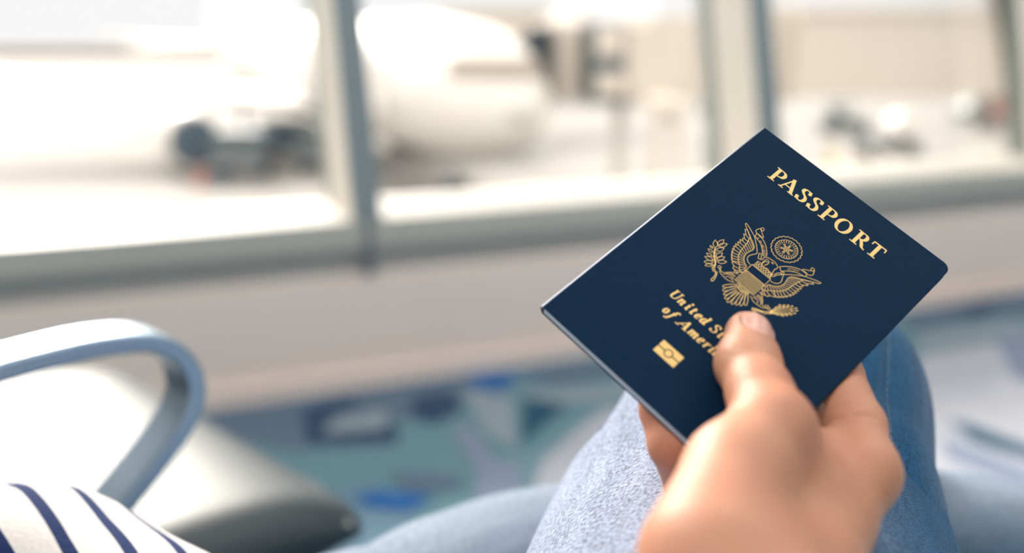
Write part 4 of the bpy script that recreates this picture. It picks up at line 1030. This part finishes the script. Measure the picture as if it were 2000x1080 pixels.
# raised outer seam with stitching thread
Cc = catmull(np.array(legA), 12)
def on_leg(i, g, lift=0.0):
    return V[i * 161 + int(round(g / (2 * PI) * 160)) % 160]
gi = int(round(SEAM / (2 * PI) * 160))
for dg in (2,):
    pts = [V[i * 161 + gi + dg] * 1.0 for i in range(14, 100)]
    cen = [Cc[i, :3] for i in range(14, 100)]
    R_ = np.array([[*(p + (p - c) / np.linalg.norm(p - c) * .0002), .00055, .00055] for p, c in zip(pts, cen)])
    # dashed: short stitches
    b = MB()
    for i in range(0, len(R_) - 1):
        a, c = R_[i, :3], R_[i + 1, :3]; Ls = np.linalg.norm(c - a); k = max(1, int(Ls / .0026))
        for j in range(k): b.tube(a + (c - a) * (j / k), a + (c - a) * ((j + .62) / k), .00030, n=5)
    b.build('seam_stitching', M['thread'], o)
def fold_b(g, L, q):
    P = np.array([[math.cos(g) * .12, math.sin(g) * .12, L]]); return .016 * vnoise(P, 18, 9)[0]
legB = [Wd(-.36, .20, .545, .10), Wd(-.22, .31, .535, .098), K(735, 1390, .545, .088), K(925, 1268, .575, .080), K(1090, 1192, .598, .0735), K(1400, 1160, .625, .0715), K(1700, 1140, .645, .070), K(1860, 1132, .655, .0705), K(1925, 1175, .665, .068), Wd(.345, .575, .40, .062), Wd(.37, .59, .25, .055), Wd(.39, .60, .12, .054)]
V2, F2, U2 = sweep(legB, 10, 110, disp=fold_b); mesh('left_trouser_leg', V2, F2, M['denim_far'], jeans, uv=U2)
hip = [Wd(-.06, -.09, .555, .11), Wd(-.20, .04, .56, .13, .15), Wd(-.38, .19, .555, .11)]
V3, F3, U3 = sweep(hip, 8, 60); mesh('trouser_seat', V3, F3, M['denim_far'], jeans, uv=U3)
# ankles and shoes (below the frame, for the side views)
M['shoe'] = mat('white canvas shoe', (.6, .6, .6), .8); M['sole'] = mat('rubber sole', (.5, .48, .45), .8)
for nm, A_, d_ in (('right', np.array([.36, .695, .15]), np.array([.6, .7, -.25])), ('left', np.array([.395, .605, .07]), np.array([.72, .69, 0.]))):
    d_ = d_ / np.linalg.norm(d_)
    cs_ = [[*(A_ - d_ * .05), .034, .034], [*(A_ + d_ * .02), .044, .040], [*(A_ + d_ * .10 - Z3 * .012), .036, .044], [*(A_ + d_ * .17 - Z3 * .022), .026, .045], [*(A_ + d_ * .215 - Z3 * .026), .014, .028]]
    v, f_, u_ = sweep(cs_, 6, 28); sh = mesh('shoe', v, f_, M['shoe'], person)

# ---- shirt: torso, both sleeves
shirt = bpy.data.objects.new('striped_shirt', None); COL.objects.link(shirt); shirt.parent = person
def fold_s(sd, am, fr=26):
    def fn(g, L, q):
        P = np.array([[math.cos(g) * .09, math.sin(g) * .09, L]]); return am * vnoise(P, fr, sd)[0] + am * .9 * math.sin(L * 70 + 3 * math.sin(g))
    return fn
tc_ = UV3(-.13, .33, 0)
tor = [Wd(*(tc_ + Z3 * .52), .13, .18), Wd(*(tc_ + Z3 * .62), .125, .172), Wd(*(tc_ + Z3 * .78), .115, .168), Wd(*(tc_ + Z3 * .93 - SU * .01), .115, .178), Wd(*(tc_ + Z3 * 1.02 - SU * .02), .10, .165), Wd(*(tc_ + Z3 * 1.07 - SU * .02), .06, .08), Wd(*(tc_ + Z3 * 1.10 - SU * .015), .055, .06)]
v, f_, u_ = sweep(tor, 10, 72, up=tuple(SU), disp=fold_s(2, .02, 14)); mesh('shirt_body', v, f_, M['stripe'], shirt, uv=u_)
sh = UV3(-.14, .33 - .15, 1.0)
rs = [Wd(*sh, .066), Wd(-.115, -.045, .93, .060), Wd(-.03, -.055, .79, .055), Wd(.022, -.035, .690, .052), Wd(.042, .03, .668, .046), Wd(.047, .085, .682, .041), Wd(.052, .118, .692, .0385)]
v, f_, u_ = sweep(rs, 10, 60, disp=fold_s(5, .05)); mesh('right_sleeve', v, f_, M['stripe'], shirt, uv=u_)
sh = UV3(-.14, .33 + .15, 1.0)
ls = [Wd(*sh, .066), Wd(-.46, .33, .90, .060), Wd(-.455, .41, .76, .056), Wd(-.40, .46, .665, .052), K(-60, 1128, .50, .050), K(60, 1142, .480, .0485), K(180, 1190, .465, .047), K(300, 1262, .452, .046), K(420, 1345, .440, .043)]
v, f_, u_ = sweep(ls, 12, 80, disp=fold_s(11, .035))
u_[:, 1] += -.088 * u_[:, 0] / .08
mesh('left_sleeve', v, f_, M['stripe'], shirt, uv=u_)
